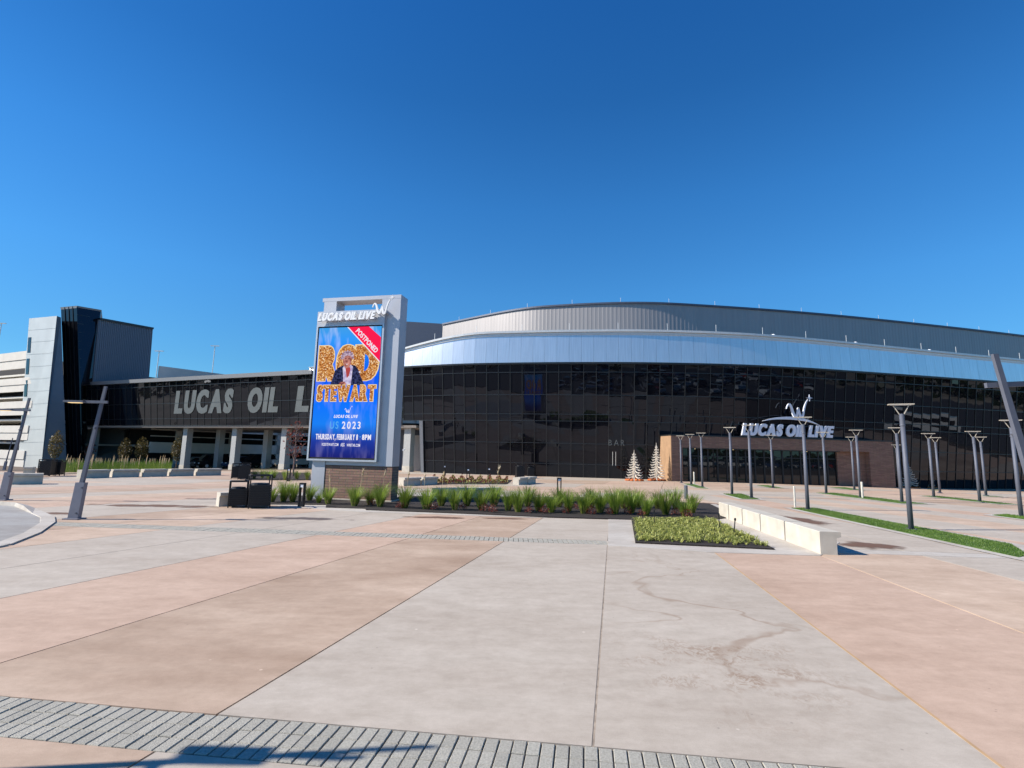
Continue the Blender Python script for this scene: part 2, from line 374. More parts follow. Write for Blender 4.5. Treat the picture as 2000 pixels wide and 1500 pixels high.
# sealant bead in the two joints beside the silted panel
m_sand = mat('joint_sand', (.30, .245, .19), .9, var=.35, scale=9)
for k in (.147, .203):
    a = fan(k, *near_top); d = fan(k, *far_bot); w = .012 if k == .147 else .0085; ht = .002 if k == .147 else -.003; ms = m_seal if k == .147 else m_sand
    MB().hexa([(a[0] - w, a[1], -.03), (a[0] + w, a[1], -.03), (d[0] + w, d[1], -.03), (d[0] - w, d[1], -.03),
               (a[0] - w, a[1], ht), (a[0] + w, a[1], ht), (d[0] + w, d[1], ht), (d[0] - w, d[1], ht)]).build('joint_sealant', ms, plaza)
# paver bands: three courses, each paver its own stone in the near band
band = MB().add([(-5.3, near_bot[0] - near_bot[1] * -5.3 * -1, -.012), (3.4, near_bot[0] + near_bot[1] * 3.4, -.012), (3.4, near_top[0] + near_top[1] * 3.4, -.012), (-5.3, near_top[0] + near_top[1] * -5.3, -.012)], [(0, 1, 2, 3)]).build('paver_band', m_joint, kind='structure')
def bandline(t, x): return (near_bot[0] + (near_top[0] - near_bot[0]) * t) + (near_bot[1] + (near_top[1] - near_bot[1]) * t) * x
PW, ROWS = .0925, 3
stuff = MB(); pavers = []
for i in range(-72, 55):
    x0 = i * PW; sh = .055                      # joints run slightly askew
    for r in range(ROWS):
        t0, t1 = r / ROWS, (r + 1) / ROWS
        a = x0 + sh * t0 * 1.2; b_ = x0 + sh * t1 * 1.2; e = .0042; ey = .003
        h = R.uniform(-.003, .004)
        p = [(a + e, bandline(t0, a) + ey), (a + PW - e, bandline(t0, a + PW) + ey), (b_ + PW - e, bandline(t1, b_ + PW) - ey), (b_ + e, bandline(t1, b_) - ey)]
        vs = [(x, y, -.03) for x, y in p] + [(x, y, h - .004) for x, y in p]
        cx = sum(x for x, y in p) / 4; cy = sum(y for x, y in p) / 4
        vs += [(x + (cx - x) * .1, y + (cy - y) * .05, h + .001) for x, y in p]
        fs = [(0, 1, 5, 4), (1, 2, 6, 5), (2, 3, 7, 6), (3, 0, 4, 7), (4, 5, 9, 8), (5, 6, 10, 9), (6, 7, 11, 10), (7, 4, 8, 11), (8, 9, 10, 11)]
        if -48 <= i <= 31: MB().add(vs, fs).build('paver', m_paver, band)
        else: stuff.add(vs, fs)
stuff.build('paver_course', m_paver, band, kind='stuff')
fb = MB()
for i in range(-150, 20):
    x0 = i * .11
    for r in range(3):
        t0, t1 = r / 3, (r + 1) / 3
        L_ = lambda t, x: far_bot[0] + (far_top[0] - far_bot[0]) * t + (far_bot[1] + (far_top[1] - far_bot[1]) * t) * x
        e = .006; h = R.uniform(-.002, .003)
        p = [(x0 + e, L_(t0, x0) + e), (x0 + .11 - e, L_(t0, x0 + .11) + e), (x0 + .11 - e, L_(t1, x0 + .11) - e), (x0 + e, L_(t1, x0) - e)]
        fb.add([(x, y, -.03) for x, y in p] + [(x, y, h) for x, y in p], [(4, 5, 6, 7), (0, 1, 5, 4), (1, 2, 6, 5), (2, 3, 7, 6), (3, 0, 4, 7)])
for xa, xb in ((2.2, 30), (-40, -16.51)):
    fl = lambda t, x: far_bot[0] + (far_top[0] - far_bot[0]) * t + (far_bot[1] + (far_top[1] - far_bot[1]) * t) * x
    MB().prism([(xa, fl(0, xa) + .01), (xb, fl(0, xb) + .01), (xb, fl(1, xb) - .01), (xa, fl(1, xa) - .01)], -.05, .0).build('kerb_strip', m_kerb, kind='structure')
fb.build('distant_paver_band', m_paver, kind='structure')

# curved road apron at the left with its kerb
apron = [(-9.47, 9.76), (-10.13, 11.07), (-11.16, 12.58), (-12.0, 13.5), (-12.83, 14.16), (-14.0, 15.1), (-14.9, 15.8), (-16.5, 16.3), (-30, 17.5), (-30, 2), (-9.2, 2), (-9.2, 6)]
MB().prism(list(reversed(apron)), -.05, .012).build('road', m_road, kind='structure')
kb = MB()
edge = apron[:8]
edge = [(-9.25, 6.0)] + edge
for i in range(len(edge) - 1):
    (x0, y0), (x1, y1) = edge[i], edge[i + 1]; d = Vector((x1 - x0, y1 - y0)).normalized(); n = Vector((d.y, -d.x)) * .15
    kb.hexa([(x0 - n.x, y0 - n.y, -.05), (x0 + n.x, y0 + n.y, -.05), (x1 + n.x, y1 + n.y, -.05), (x1 - n.x, y1 - n.y, -.05),
             (x0 - n.x * .8, y0 - n.y * .8, .12 if i > 5 else .03), (x0 + n.x, y0 + n.y, .03), (x1 + n.x, y1 + n.y, .03), (x1 - n.x * .8, y1 - n.y * .8, .12 if i > 4 else .03)])
kb.build('road_kerb', m_kerb, kind='structure')

# dried puddles: thin irregular films of silt on the concrete
def stainmat(name, col, amt):
    m = bpy.data.materials.new(name); m.use_nodes = True
    N = m.node_tree.nodes; L = m.node_tree.links; b = N['Principled BSDF']; b.inputs['Base Color'].default_value = (*col, 1); b.inputs['Roughness'].default_value = .8
    tc = N.new('ShaderNodeTexCoord'); mp = N.new('ShaderNodeMapping'); mp.inputs['Location'].default_value = (-1, -1, 0); mp.inputs['Scale'].default_value = (2, 2, 0)
    L.new(tc.outputs['Generated'], mp.inputs[0]); ln = N.new('ShaderNodeVectorMath'); ln.operation = 'LENGTH'; L.new(mp.outputs[0], ln.inputs[0])
    no = N.new('ShaderNodeTexNoise'); no.inputs['Scale'].default_value = 1.6; no.inputs['Detail'].default_value = 5; L.new(tc.outputs['Object'], no.inputs['Vector'])
    ad = N.new('ShaderNodeMath'); ad.operation = 'MULTIPLY_ADD'; L.new(no.outputs['Fac'], ad.inputs[0]); ad.inputs[1].default_value = 1.5; L.new(ln.outputs['Value'], ad.inputs[2])
    r = N.new('ShaderNodeMapRange'); r.inputs['From Min'].default_value = 1.15; r.inputs['From Max'].default_value = 1.5; r.inputs['To Min'].default_value = amt; r.inputs['To Max'].default_value = 0
    L.new(ad.outputs[0], r.inputs[0]); L.new(r.outputs[0], b.inputs['Alpha']); return m
m_st = stainmat('silt', (.15, .08, .05), .9); m_st2 = stainmat('damp_shadow', (.11, .085, .08), .75)
for px, py, wx, wy, rz, m in ((855, 1011, 2.6, .75, -.1, m_st), (985, 1013, 2.0, .5, -.1, m_st), (1700, 1066, 2.0, 1.5, -.3, m_st), (1560, 1015, 1.5, 3.2, .2, m_st), (590, 1013, 3.6, .8, -.05, m_st2),  # patch past the left mast: water stain with the mast's shadow painted in
                              (1385, 985, 1.6, 2.6, .2, m_st), (300, 988, 6, 1.1, 0, m_st), (100, 1003, 2.4, .7, 0, m_st), (420, 975, 3, .7, 0, m_st2)):
    p = G(px, py)
    s_ = MB().quad((-wx / 2, -wy / 2, 0), (wx / 2, -wy / 2, 0), (wx / 2, wy / 2, 0), (-wx / 2, wy / 2, 0)).build('silt_stain', m, plaza)
    s_.location = (p.x, p.y, p.z + .004); s_.rotation_euler.z = rz

# ------------------------------------------------------------------ letters and emblem
_font_cache = {}
def glyph(ch, bold=.02, shear=.0):
    key = (ch, bold, shear)
    if key not in _font_cache:
        cu = bpy.data.curves.new('glyph', 'FONT'); cu.body = ch; cu.size = 1; cu.offset = bold; cu.shear = shear; cu.resolution_u = 4
        cu.fill_mode = 'BOTH'; cu.extrude = .5
        o = bpy.data.objects.new('glyph', cu); COL.objects.link(o)
        me = bpy.data.meshes.new_from_object(o.evaluated_get(bpy.context.evaluated_depsgraph_get()))
        _font_cache[key] = ([tuple(v.co) for v in me.vertices], [tuple(p.vertices) for p in me.polygons])
        bpy.data.objects.remove(o); bpy.data.curves.remove(cu); bpy.data.meshes.remove(me)
    return _font_cache[key]
capH = {}
def word(text, O, r, u, n, height, width, depth, m, parent, name='letter', bold=.03, shear=.25, gap=.10, space=.42, joined=False, standoff=0.0, fat=0.0):
    """a line of solid letters; every letter its own part unless joined"""
    O, r, u, n = Vector(O), Vector(r), Vector(u), Vector(n)
    ref = glyph('H', bold, 0); y0 = min(v[1] for v in ref[0]); y1 = max(v[1] for v in ref[0]); ch_ = y1 - y0
    x = 0; items = []
    for ch in text:
        if ch == ' ': x += space * ch_; continue
        up = glyph(ch, bold, 0); a = min(v[0] for v in up[0]); b_ = max(v[0] for v in up[0])
        items.append((ch, x - a)); x += (b_ - a) + gap * ch_
    tot = x - gap * ch_; sx = width / tot; sy = height / ch_
    whole = MB(); made = []
    for ch, off in items:
        vs, fs = glyph(ch, bold, 0)
        tgt = whole if joined else MB()
        for q, dx in enumerate((0, -fat, fat, -fat * .5, fat * .5) if fat else (0,)):   # heavier strokes: the glyph struck again a little to each side
            tgt.add([O + r * ((v[0] + off + dx * ch_) * sx + shear * (v[1] - y0) * sy) + u * ((v[1] - y0) * sy) + n * (standoff + depth * (v[2] + .5) * (1 - .012 * q)) for v in vs], fs)
        if not joined: made.append(tgt.build(name, m, parent))
    if joined: made.append(whole.build(name, m, parent))
    return made
def ribbon(pts, ws, O, r, u, n, depth, mb, standoff=0.0):
    """solid ribbon along a 2-D path with its own width at every point"""
    O, r, u, n = Vector(O), Vector(r), Vector(u), Vector(n); L = []; Rr = []
    for i, (x, y) in enumerate(pts):
        a = Vector(pts[max(i - 1, 0)]); b_ = Vector(pts[min(i + 1, len(pts) - 1)]); d = (b_ - a).normalized()
        w = ws[i] / 2; L.append((x - d.y * w, y + d.x * w)); Rr.append((x + d.y * w, y - d.x * w))
    q = lambda p, t: O + r * p[0] + u * p[1] + n * (standoff + t)
    for i in range(len(pts) - 1):
        mb.hexa([q(L[i], 0), q(Rr[i], 0), q(Rr[i + 1], 0), q(L[i + 1], 0), q(L[i], depth), q(Rr[i], depth), q(Rr[i + 1], depth), q(L[i + 1], depth)])
def smooth_path(pts, n=6):
    out = []
    for i in range(len(pts) - 1):
        p0, p1, p2, p3 = (Vector(pts[max(i - 1, 0)]), Vector(pts[i]), Vector(pts[i + 1]), Vector(pts[min(i + 2, len(pts) - 1)]))
        for k in range(n):
            t = k / n; out.append(tuple(.5 * ((2 * p1) + (p2 - p0) * t + (2 * p0 - 5 * p1 + 4 * p2 - p3) * t * t + (3 * p1 - p0 - 3 * p2 + p3) * t ** 3)))
    return out + [tuple(pts[-1])]
def emblem(O, r, u, n, unit, depth, m, parent, arc=True, standoff=0.0):
    """script W with a four-point star, over a long arc; unit = metres per survey unit"""
    W_ = [(0, -35), (10, -12), (26, 0), (38, -18), (52, -66), (68, -92), (82, -78), (92, -34), (96, -30), (103, -70), (115, -98), (130, -84), (143, -35), (156, 4), (176, 40)]
    ww = [3, 8, 12, 15, 19, 21, 13, 8, 11, 19, 21, 13, 11, 10, 2]
    p = smooth_path(W_, 5); w = [x[0] for x in smooth_path([(a, 0) for a in ww], 5)]
    b = MB(); ribbon([(x * unit, y * unit) for x, y in p], [max(x, 2) * unit for x in w], O, r, u, n, depth, b, standoff)
    made = [b.build('emblem', m, parent)]
    O, r, u, n = Vector(O), Vector(r), Vector(u), Vector(n)
    st = []
    for k in range(8):
        rr = (26 if k % 2 == 0 else 6) * unit; a = k * PI / 4
        st.append(O + r * (192 * unit + rr * math.cos(a)) + u * (52 * unit + rr * math.sin(a)) + n * (standoff + depth))
    made.append(MB().slab(st, n, depth).build('star', m, parent))
    if arc:
        A = smooth_path([(-195, -130), (-95, -110), (25, -103), (125, -110), (195, -125), (265, -150)], 6)
        aw = [x[0] for x in smooth_path([(2, 0), (14, 0), (21, 0), (20, 0), (11, 0), (2, 0)], 6)]
        b = MB(); ribbon([(x * unit, y * unit) for x, y in A], [max(x, 2) * unit for x in aw], O, r, u, n, depth, b, standoff)
        made.append(b.build('arc', m, parent))
    return made

# ------------------------------------------------------------------ arena: leaning glass wall, metal fascia, metal drum
TOPZ = 9.9; LEAN = .125
ctl = [(-21.34, 52.76), (-10.6, 48.2), (-4.77, 45.97), (-.04, 44.84), (5.83, 43.84), (13.3, 43.15), (22.39, 43.54), (35.05, 46.07), (51.38, 50.05), (66, 54.6), (80, 60)]
fine = smooth_path(ctl, 60)
def resample(path, step):
    out = [path[0]]; acc = 0
    for i in range(1, len(path)):
        d = math.dist(path[i], path[i - 1]); acc += d
        if acc >= step: out.append(path[i]); acc = 0
    return out
def densify(path, n):                           # equal arc length
    L = [0]
    for i in range(1, len(path)): L.append(L[-1] + math.dist(path[i], path[i - 1]))
    out = []; j = 0
    for k in range(n + 1):
        t = L[-1] * k / n
        while j < len(L) - 2 and L[j + 1] < t: j += 1
        f = (t - L[j]) / max(1e-9, L[j + 1] - L[j]); a, b_ = path[j], path[j + 1]
        out.append((a[0] + (b_[0] - a[0]) * f, a[1] + (b_[1] - a[1]) * f))
    return out
def normals(path):
    out = []
    for i in range(len(path)):
        a = Vector(path[max(i - 1, 0)]); b_ = Vector(path[min(i + 1, len(path) - 1)]); d = (b_ - a).normalized()
        out.append(Vector((d.y, -d.x)))        # towards the viewer
    return out
start = min(range(len(fine)), key=lambda i: math.dist(fine[i], (-10.6, 48.2)))
main = [p for p in fine[start:] if p[0] < 62]
plen = sum(math.dist(main[i], main[i + 1]) for i in range(len(main) - 1))
wallp = densify(main, int(round(plen / 1.09))); wn_ = normals(wallp)
def wp(i, z, out=0.0):                          # point on the leaning wall
    p = Vector(wallp[i]) + wn_[i] * (out - (TOPZ - z) * LEAN); return Vector((p.x, p.y, z))
arena = empty('arena', (10, 50, 0), label='huge arena with leaning dark glass wall, silver fascia and grey metal drum', cat='arena')
def AP(o): o.parent = arena; o.matrix_parent_inverse = Matrix.Translation((-10, -50, 0)); return o
rows = [-.45, 1.15, 2.95, 4.9, 5.5, 7.2, 9.2, 9.9]
panes = []
first = min(range(len(wallp)), key=lambda i: abs(wallp[i][0] + 8.6))
for i in range(len(wallp) - 1):
    for j in range(len(rows) - 1):
        if rows[j + 1] < 5 and i < first: continue
        panes.append((i, j))
def paneverts(a, b_, c_, d_, n, tilt):
    a, b_, c_, d_ = (Vector(v) for v in (a, b_, c_, d_)); n = Vector(n)
    t1, t2 = R.gauss(0, tilt), R.gauss(0, tilt)
    q = [a + n * (-t1 - t2), b_ + n * (t1 - t2), c_ + n * (t1 + t2), d_ + n * (-t1 + t2)]
    return q
score = lambda ij: -(rows[ij[1] + 1] - rows[ij[1]]) / Vector((*wallp[ij[0]], 0)).length * (1 if wallp[ij[0]][0] < 49 else .1)
panes.sort(key=score)
restp = MB()
for k, (i, j) in enumerate(panes):
    z0, z1 = rows[j], rows[j + 1]; n = (wn_[i] + wn_[i + 1]).normalized(); n3 = Vector((n.x, n.y, -LEAN)).normalized()
    q = paneverts(wp(i, z0), wp(i + 1, z0), wp(i + 1, z1), wp(i, z1), n3, .0042)
    (MB() if k < 300 else restp).slab(q, n3, .03) if k >= 300 else AP(MB().slab(q, n3, .03).build('pane', m_pane))
AP(restp.build('pane_row', m_pane, kind='stuff'))
for i in range(len(wallp)):
    n = wn_[i]; lo = 4.9 if i < first else -.45
    AP(MB().bar(wp(i, lo, .015), wp(i, TOPZ, .015), .055, .07, (n.x, n.y, 0)).build('mullion', m_mull))
for z in rows[1:]:
    b = MB()
    for i in range(len(wallp) - 1):
        if z < 4.8 and i < first: continue
        b.bar(wp(i, z, .012), wp(i + 1, z, .012), .06, .05)
    AP(b.build('transom', m_mull))
# fascia: tall in the middle, tapering away to the left
def fh(x): return .38 + 2.07 * sm((x + 19) / 17) - .45 * sm((x - 8) / 40)
fp = densify([p for p in fine if p[0] < 66], 84); fn = normals(fp)
for i in range(len(fp) - 1):
    a, b_ = Vector(fp[i]), Vector(fp[i + 1]); na, nb = fn[i], fn[i + 1]; t = (b_ - a).normalized() * .006
    a2, b2 = a + na * .25 + t, b_ + nb * .25 - t
    ha, hb = fh(a.x), fh(b_.x); z = TOPZ + .14
    back = .10
    q = [(a2.x, a2.y, z), (b2.x, b2.y, z), (b2.x - nb.x * back, b2.y - nb.y * back, z + hb), (a2.x - na.x * back, a2.y - na.y * back, z + ha)]
    jt = R.gauss(0, .0015)
    q = [Vector(q[0]) + Vector((*na, 0)) * jt, Vector(q[1]) - Vector((*nb, 0)) * jt, Vector(q[2]) - Vector((*nb, 0)) * jt, Vector(q[3]) + Vector((*na, 0)) * jt]
    AP(MB().slab(q, (na.x, na.y, 0), .05).build('fascia_panel', m_fascia))
sof = MB(); rim = MB(); roof = MB()
for i in range(len(fp) - 1):
    a, b_ = Vector(fp[i]), Vector(fp[i + 1]); na, nb = fn[i], fn[i + 1]; z = TOPZ
    P = lambda p, n, o, zz: (p.x + n.x * o, p.y + n.y * o, zz)
    sof.hexa([P(a, na, .22, z), P(b_, nb, .22, z), P(b_, nb, -1.2, z), P(a, na, -1.2, z), P(a, na, .22, z + .13), P(b_, nb, .22, z + .13), P(b_, nb, -1.2, z + .13), P(a, na, -1.2, z + .13)])
    za, zb = z + .14 + fh(a.x), z + .14 + fh(b_.x); t_ = .38 * sm((a.x + 24) / 18) + .06; u_ = .38 * sm((b_.x + 24) / 18) + .06
    for o0, o1, f0, f1 in ((.22, -.4, 0, .52), (.34, -.4, .56, 1.0)):
        rim.hexa([P(a, na, o0, za + t_ * f0), P(b_, nb, o0, zb + u_ * f0), P(b_, nb, o1, zb + u_ * f0), P(a, na, o1, za + t_ * f0), P(a, na, o0, za + t_ * f1), P(b_, nb, o0, zb + u_ * f1), P(b_, nb, o1, zb + u_ * f1), P(a, na, o1, za + t_ * f1)])
    roof.quad(P(a, na, -.4, za + .1), P(b_, nb, -.4, zb + .1), P(b_, nb, -30, 11.9), P(a, na, -30, 11.9))
AP(sof.build('soffit', m_mull)); AP(rim.build('fascia_rim', m_rim)); AP(roof.build('roof', m_side))
# drum: ribbed metal wall stepped back from the fascia
dctl = [(-9.43, 65.83), (-.2, 58.58), (5.67, 56.04), (14.06, 54.44), (22.91, 55.14), (35.74, 57.24), (50.47, 60.65), (67.77, 65.25), (90, 72)]
dp = densify(smooth_path(dctl, 40), 230); dn = normals(dp)
dw = None
for s0 in range(0, 230, 10):
    b = MB()
    for i in range(s0, min(s0 + 10, 230)):
        a, b_ = Vector(dp[i]), Vector(dp[i + 1]); na, nb = dn[i], dn[i + 1]
        c1 = a + (b_ - a) * .5; c2 = a + (b_ - a) * .62; o = .010
        pr = [(a, 0), (c1, 0), (c2, o), (b_ + (a - b_) * .12, o), (b_, 0)]
        for k in range(4):
            (p, oa), (q, ob) = pr[k], pr[k + 1]
            b.quad((p.x + na.x * oa, p.y + na.y * oa, 11.5), (q.x + na.x * ob, q.y + na.y * ob, 11.5), (q.x + na.x * ob, q.y + na.y * ob, 18.85), (p.x + na.x * oa, p.y + na.y * oa, 18.85))
    AP(b.build('drum_wall', m_drum))
b = MB(); t = MB()
for i in range(230):
    a, b_ = Vector(dp[i]), Vector(dp[i + 1]); na, nb = dn[i], dn[i + 1]
    b.hexa([(a.x + na.x * .16, a.y + na.y * .16, 18.8), (b_.x + nb.x * .16, b_.y + nb.y * .16, 18.8), (b_.x - nb.x, b_.y - nb.y, 18.8), (a.x - na.x, a.y - na.y, 18.8),
            (a.x + na.x * .16, a.y + na.y * .16, 19.0), (b_.x + nb.x * .16, b_.y + nb.y * .16, 19.0), (b_.x - nb.x, b_.y - nb.y, 19.0), (a.x - na.x, a.y - na.y, 19.0)])
    t.add([(a.x - na.x, a.y - na.y, 18.9), (b_.x - nb.x, b_.y - nb.y, 18.9), (30, 100, 19.4)], [(0, 1, 2)])
AP(b.build('drum_coping', m_side)); AP(t.build('drum_roof', m_side))
AP(MB().hexa([(-20, 66.6, 10), (-9.1, 65.9, 10), (-6, 90, 10), (-20, 92, 10), (-20, 66.6, 19.6), (-9.5, 65.9, 19.0), (-6, 90, 19), (-20, 92, 19.6)]).build('side_block', m_side))
AP(MB().box(4, 7.2, 60, 63, 18.9, 19.75).build('rooftop_unit', m_rim))
for i in range(6, 225, 12):
    p = Vector(dp[i]) - dn[i] * .3
    AP(MB().tube([(p.x, p.y, 18.9), (p.x, p.y, 19.6)], .02, 6).build('lightning_rod', m_rim))
for i in range(10, 82, 4):
    p = Vector(fp[i]) - fn[i] * .1; z = TOPZ + .14 + fh(p.x) + .4
    AP(MB().tube([(p.x, p.y, z - .1), (p.x, p.y, z + .75)], .022, 6).build('lightning_rod', m_rim))
    if i > 34 and i % 8 == 2:
        p = Vector(fp[i + 1]) - fn[i] * .2; AP(MB().lathe([(.02, z), (.16, z), (.2, z + .12), (.1, z + .22), (.0, z + .24)], 8, (p.x, p.y)).build('roof_camera', m_white))
# end fin of the lower glass, white, leaning with the wall
a0 = wp(first, 0, .1); a1 = wp(first, 4.85, .1)
AP(MB().hexa([(a0.x - .26, a0.y - .1, zg(a0.x, a0.y)), (a0.x, a0.y - .1, zg(a0.x, a0.y)), (a0.x, a0.y + .2, -.1), (a0.x - .26, a0.y + .2, -.1), (a1.x - .32, a1.y - .1, 4.85), (a1.x, a1.y - .1, 4.85), (a1.x, a1.y + .2, 4.85), (a1.x - .32, a1.y + .2, 4.85)]).build('end_fin', m_colm))
# BAR lettering inside the glass and its door pulls
ib = min(range(len(wallp)), key=lambda i: abs(wallp[i][0] - 8.35)); q0 = wp(ib, 2.85, .05); tb = (Vector(wallp[ib + 1]) - Vector(wallp[ib])).normalized(); tb3 = Vector((tb.x, tb.y, 0)); nb3 = Vector((wn_[ib].x, wn_[ib].y, -LEAN)).normalized(); ub3 = Vector((wn_[ib].x * LEAN, wn_[ib].y * LEAN, 1)).normalized()
for o in word('BAR', q0, tb3, ub3, nb3, .48, 1.35, .03, m_film, None, bold=-.012, shear=0, gap=.5): AP(o)
for dx in (.35, .62):
    h = q0 + tb3 * dx - ub3 * .55; AP(MB().tube([h, h - ub3 * 1.2], .02, 6).build('door_pull', m_rim))
# wall behind the lower recess left of the glass
AP(MB().box(-16, -7.6, 53.6, 54.0, -.3, 4.9).build('recess_wall', m_side)); 
AP(MB().slab([(-11.0, 52.0, -.1), (-9.1, 52.0, -.1), (-9.1, 52.0, 3.6), (-11.0, 52.0, 3.6)], (0, -1, 0), .2).build('service_door', m_colm))

# ------------------------------------------------------------------ brick entrance portal
PX0 = Vector((13.3, 42.0)); PX1 = Vector((33.95, 45.1)); pt = (PX1 - PX0).normalized(); pn = Vector((pt.y, -pt.x)); PLEN = (PX1 - PX0).length
pyaw = math.atan2(pt.y, pt.x)
portal = empty('entrance_portal', (PX0.x, PX0.y, 0), pyaw, label='long brown brick entrance portal with recessed dark glass doors, in front of the glass wall', cat='entrance')
PH = 3.72
pb = [(0, .95, 0, 6.5, -.5, PH - .95), (PLEN - 2.4, PLEN, 0, 6.5, -.5, PH - .95)]
for k in pb: MB().box(*k).build('jamb', m_brick, portal)
MB().box(0, PLEN, 0, 6.5, PH - .95, PH).build('lintel', m_brick, portal)
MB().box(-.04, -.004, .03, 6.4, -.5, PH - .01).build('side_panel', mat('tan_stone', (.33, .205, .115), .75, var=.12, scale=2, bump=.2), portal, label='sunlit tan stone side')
MB().box(-.05, PLEN + .05, -.05, 6.5, PH + .003, PH + .1).build('coping', m_mull, portal)
MB().box(PLEN - 5.2, PLEN - 2.403, 0.5, .9, -.5, PH - .953).build('inner_wall', m_brick, portal)
MB().box(.953, PLEN - 5.2, .1, .75, PH - 1.02, PH - .953).build('ceiling', m_mull, portal)
nd = 17; x0, x1 = .953, PLEN - 5.203
for i in range(nd):
    a = x0 + (x1 - x0) * i / nd; b_ = x0 + (x1 - x0) * (i + 1) / nd
    fr = MB()
    for xx in (a + .035, b_ - .035): fr.box(xx - .035, xx + .035, 0.60, 0.70, -.35, PH - 1.02)
    fr.box(a + .07, b_ - .07, 0.60, 0.70, 2.05, 2.13); fr.box(a + .07, b_ - .07, 0.60, 0.70, -.35, -.2)
    d = fr.build('door', m_black, portal)
    q = [(a + .07, 0.65, -.2), (b_ - .07, 0.65, -.2), (b_ - .07, 0.65, 2.05), (a + .07, 0.65, 2.05)]
    MB().slab(q, (0, -1, 0), .02).build('door_pane', m_door, d)
    q = [(a + .07, 0.65, 2.13), (b_ - .07, 0.65, 2.13), (b_ - .07, 0.65, PH - 1.02), (a + .07, 0.65, PH - 1.02)]
    MB().slab(q, (0, -1, 0), .02).build('transom_pane', m_door, d)
    if i % 4 == 1: MB().lathe([(.0, PH - 1.05), (.04, PH - 1.05), (.04, PH - 1.02)], 10, ((a + b_) / 2, 0.35)).build('downlight', m_led, portal)
# free-standing letters on the portal roof
ws = empty('roof_sign', (PX0.x, PX0.y, PH + .1), pyaw, label='white italic letter sign with a script emblem, standing on the brick entrance portal', cat='sign')
def portal_s(px):                               # distance along the portal front under a pixel column
    d = ray(px, 850); lo, hi = 0, PLEN
    for _ in range(40):
        md = (lo + hi) / 2; p = PX0 + pt * md
        if p.x / p.y < d.x / d.y: lo = md
        else: hi = md
    return lo
s0, s1 = portal_s(1448), portal_s(1628)
MB().box(s0, s1, .10, .2, .02, .1).build('rail', m_mull, ws)
U = (s1 - s0) / 720.0
word('LUCAS OIL LIVE', (s0, 0, .1), (1, 0, 0), (0, 0, 1), (0, -1, 0), 1.02, s1 - s0 - .25, .14, m_letter, ws, bold=.045, shear=.24, gap=.14, fat=.05, space=.38)
emblem((s0 + (1378 - 1025) * U, 0, .1 + (360 - 112) * U * .93), (1, 0, 0), (0, 0, 1), (0, -1, 0), U * .97, .12, m_letter, ws)

# ------------------------------------------------------------------ glass footbridge to the garage tower
bridge = empty('footbridge', (-34, 58, 0), label='long dark glass footbridge with big pale film letters, on square columns', cat='footbridge')
def BP(o): o.parent = bridge; o.matrix_parent_inverse = Matrix.Translation((34, -58, 0)); return o
B0 = Vector((-10.75, 48.27)); B1 = Vector((-57.2, 67.4)); bt = (B0 - B1).normalized(); bn = Vector((bt.y, -bt.x)); BL = (B1 - B0).length
def bp_(s, z, out=0.0):
    p = B1 + bt * s + bn * (out - (TOPZ - z) * LEAN); return Vector((p.x, p.y, z))
brow = [4.45, 5.25, 7.1, 9.2, 9.75]; nc = 42
n3 = Vector((bn.x, bn.y, -LEAN)).normalized()
for i in range(nc):
    a, b_ = BL * i / nc, BL * (i + 1) / nc
    for j in range(4):
        q = paneverts(bp_(a, brow[j]), bp_(b_, brow[j]), bp_(b_, brow[j + 1]), bp_(a, brow[j + 1]), n3, .0028)
        BP(MB().slab(q, n3, .03).build('pane', m_pane2))
for i in range(nc + 1): BP(MB().bar(bp_(BL * i / nc, 4.45, .01), bp_(BL * i / nc, 9.75, .01), .045, .06, (bn.x, bn.y, 0)).build('mullion', m_mull))
for z in brow: BP(MB().bar(bp_(0, z, .02), bp_(BL, z, .02), .06, .05).build('transom', m_mull))
BP(MB().hexa([bp_(-.5, 9.76, .25), bp_(BL - 11, 9.76, .25), bp_(BL - 11, 9.76, -5), bp_(-.5, 9.76, -5), bp_(-.5, 10.2, .25), bp_(BL - 11, 10.2, .25), bp_(BL - 11, 10.2, -5), bp_(-.5, 10.2, -5)]).build('roof', m_cap))
BP(MB().hexa([bp_(0, 4.2, -.05), bp_(BL + 1.5, 4.2, -.05), bp_(BL + 5, 4.2, -16), bp_(2, 4.2, -13), bp_(0, 4.43, .0), bp_(BL + 1.5, 4.43, .0), bp_(BL + 5, 4.43, -16), bp_(2, 4.43, -13)]).build('soffit', m_soffit))
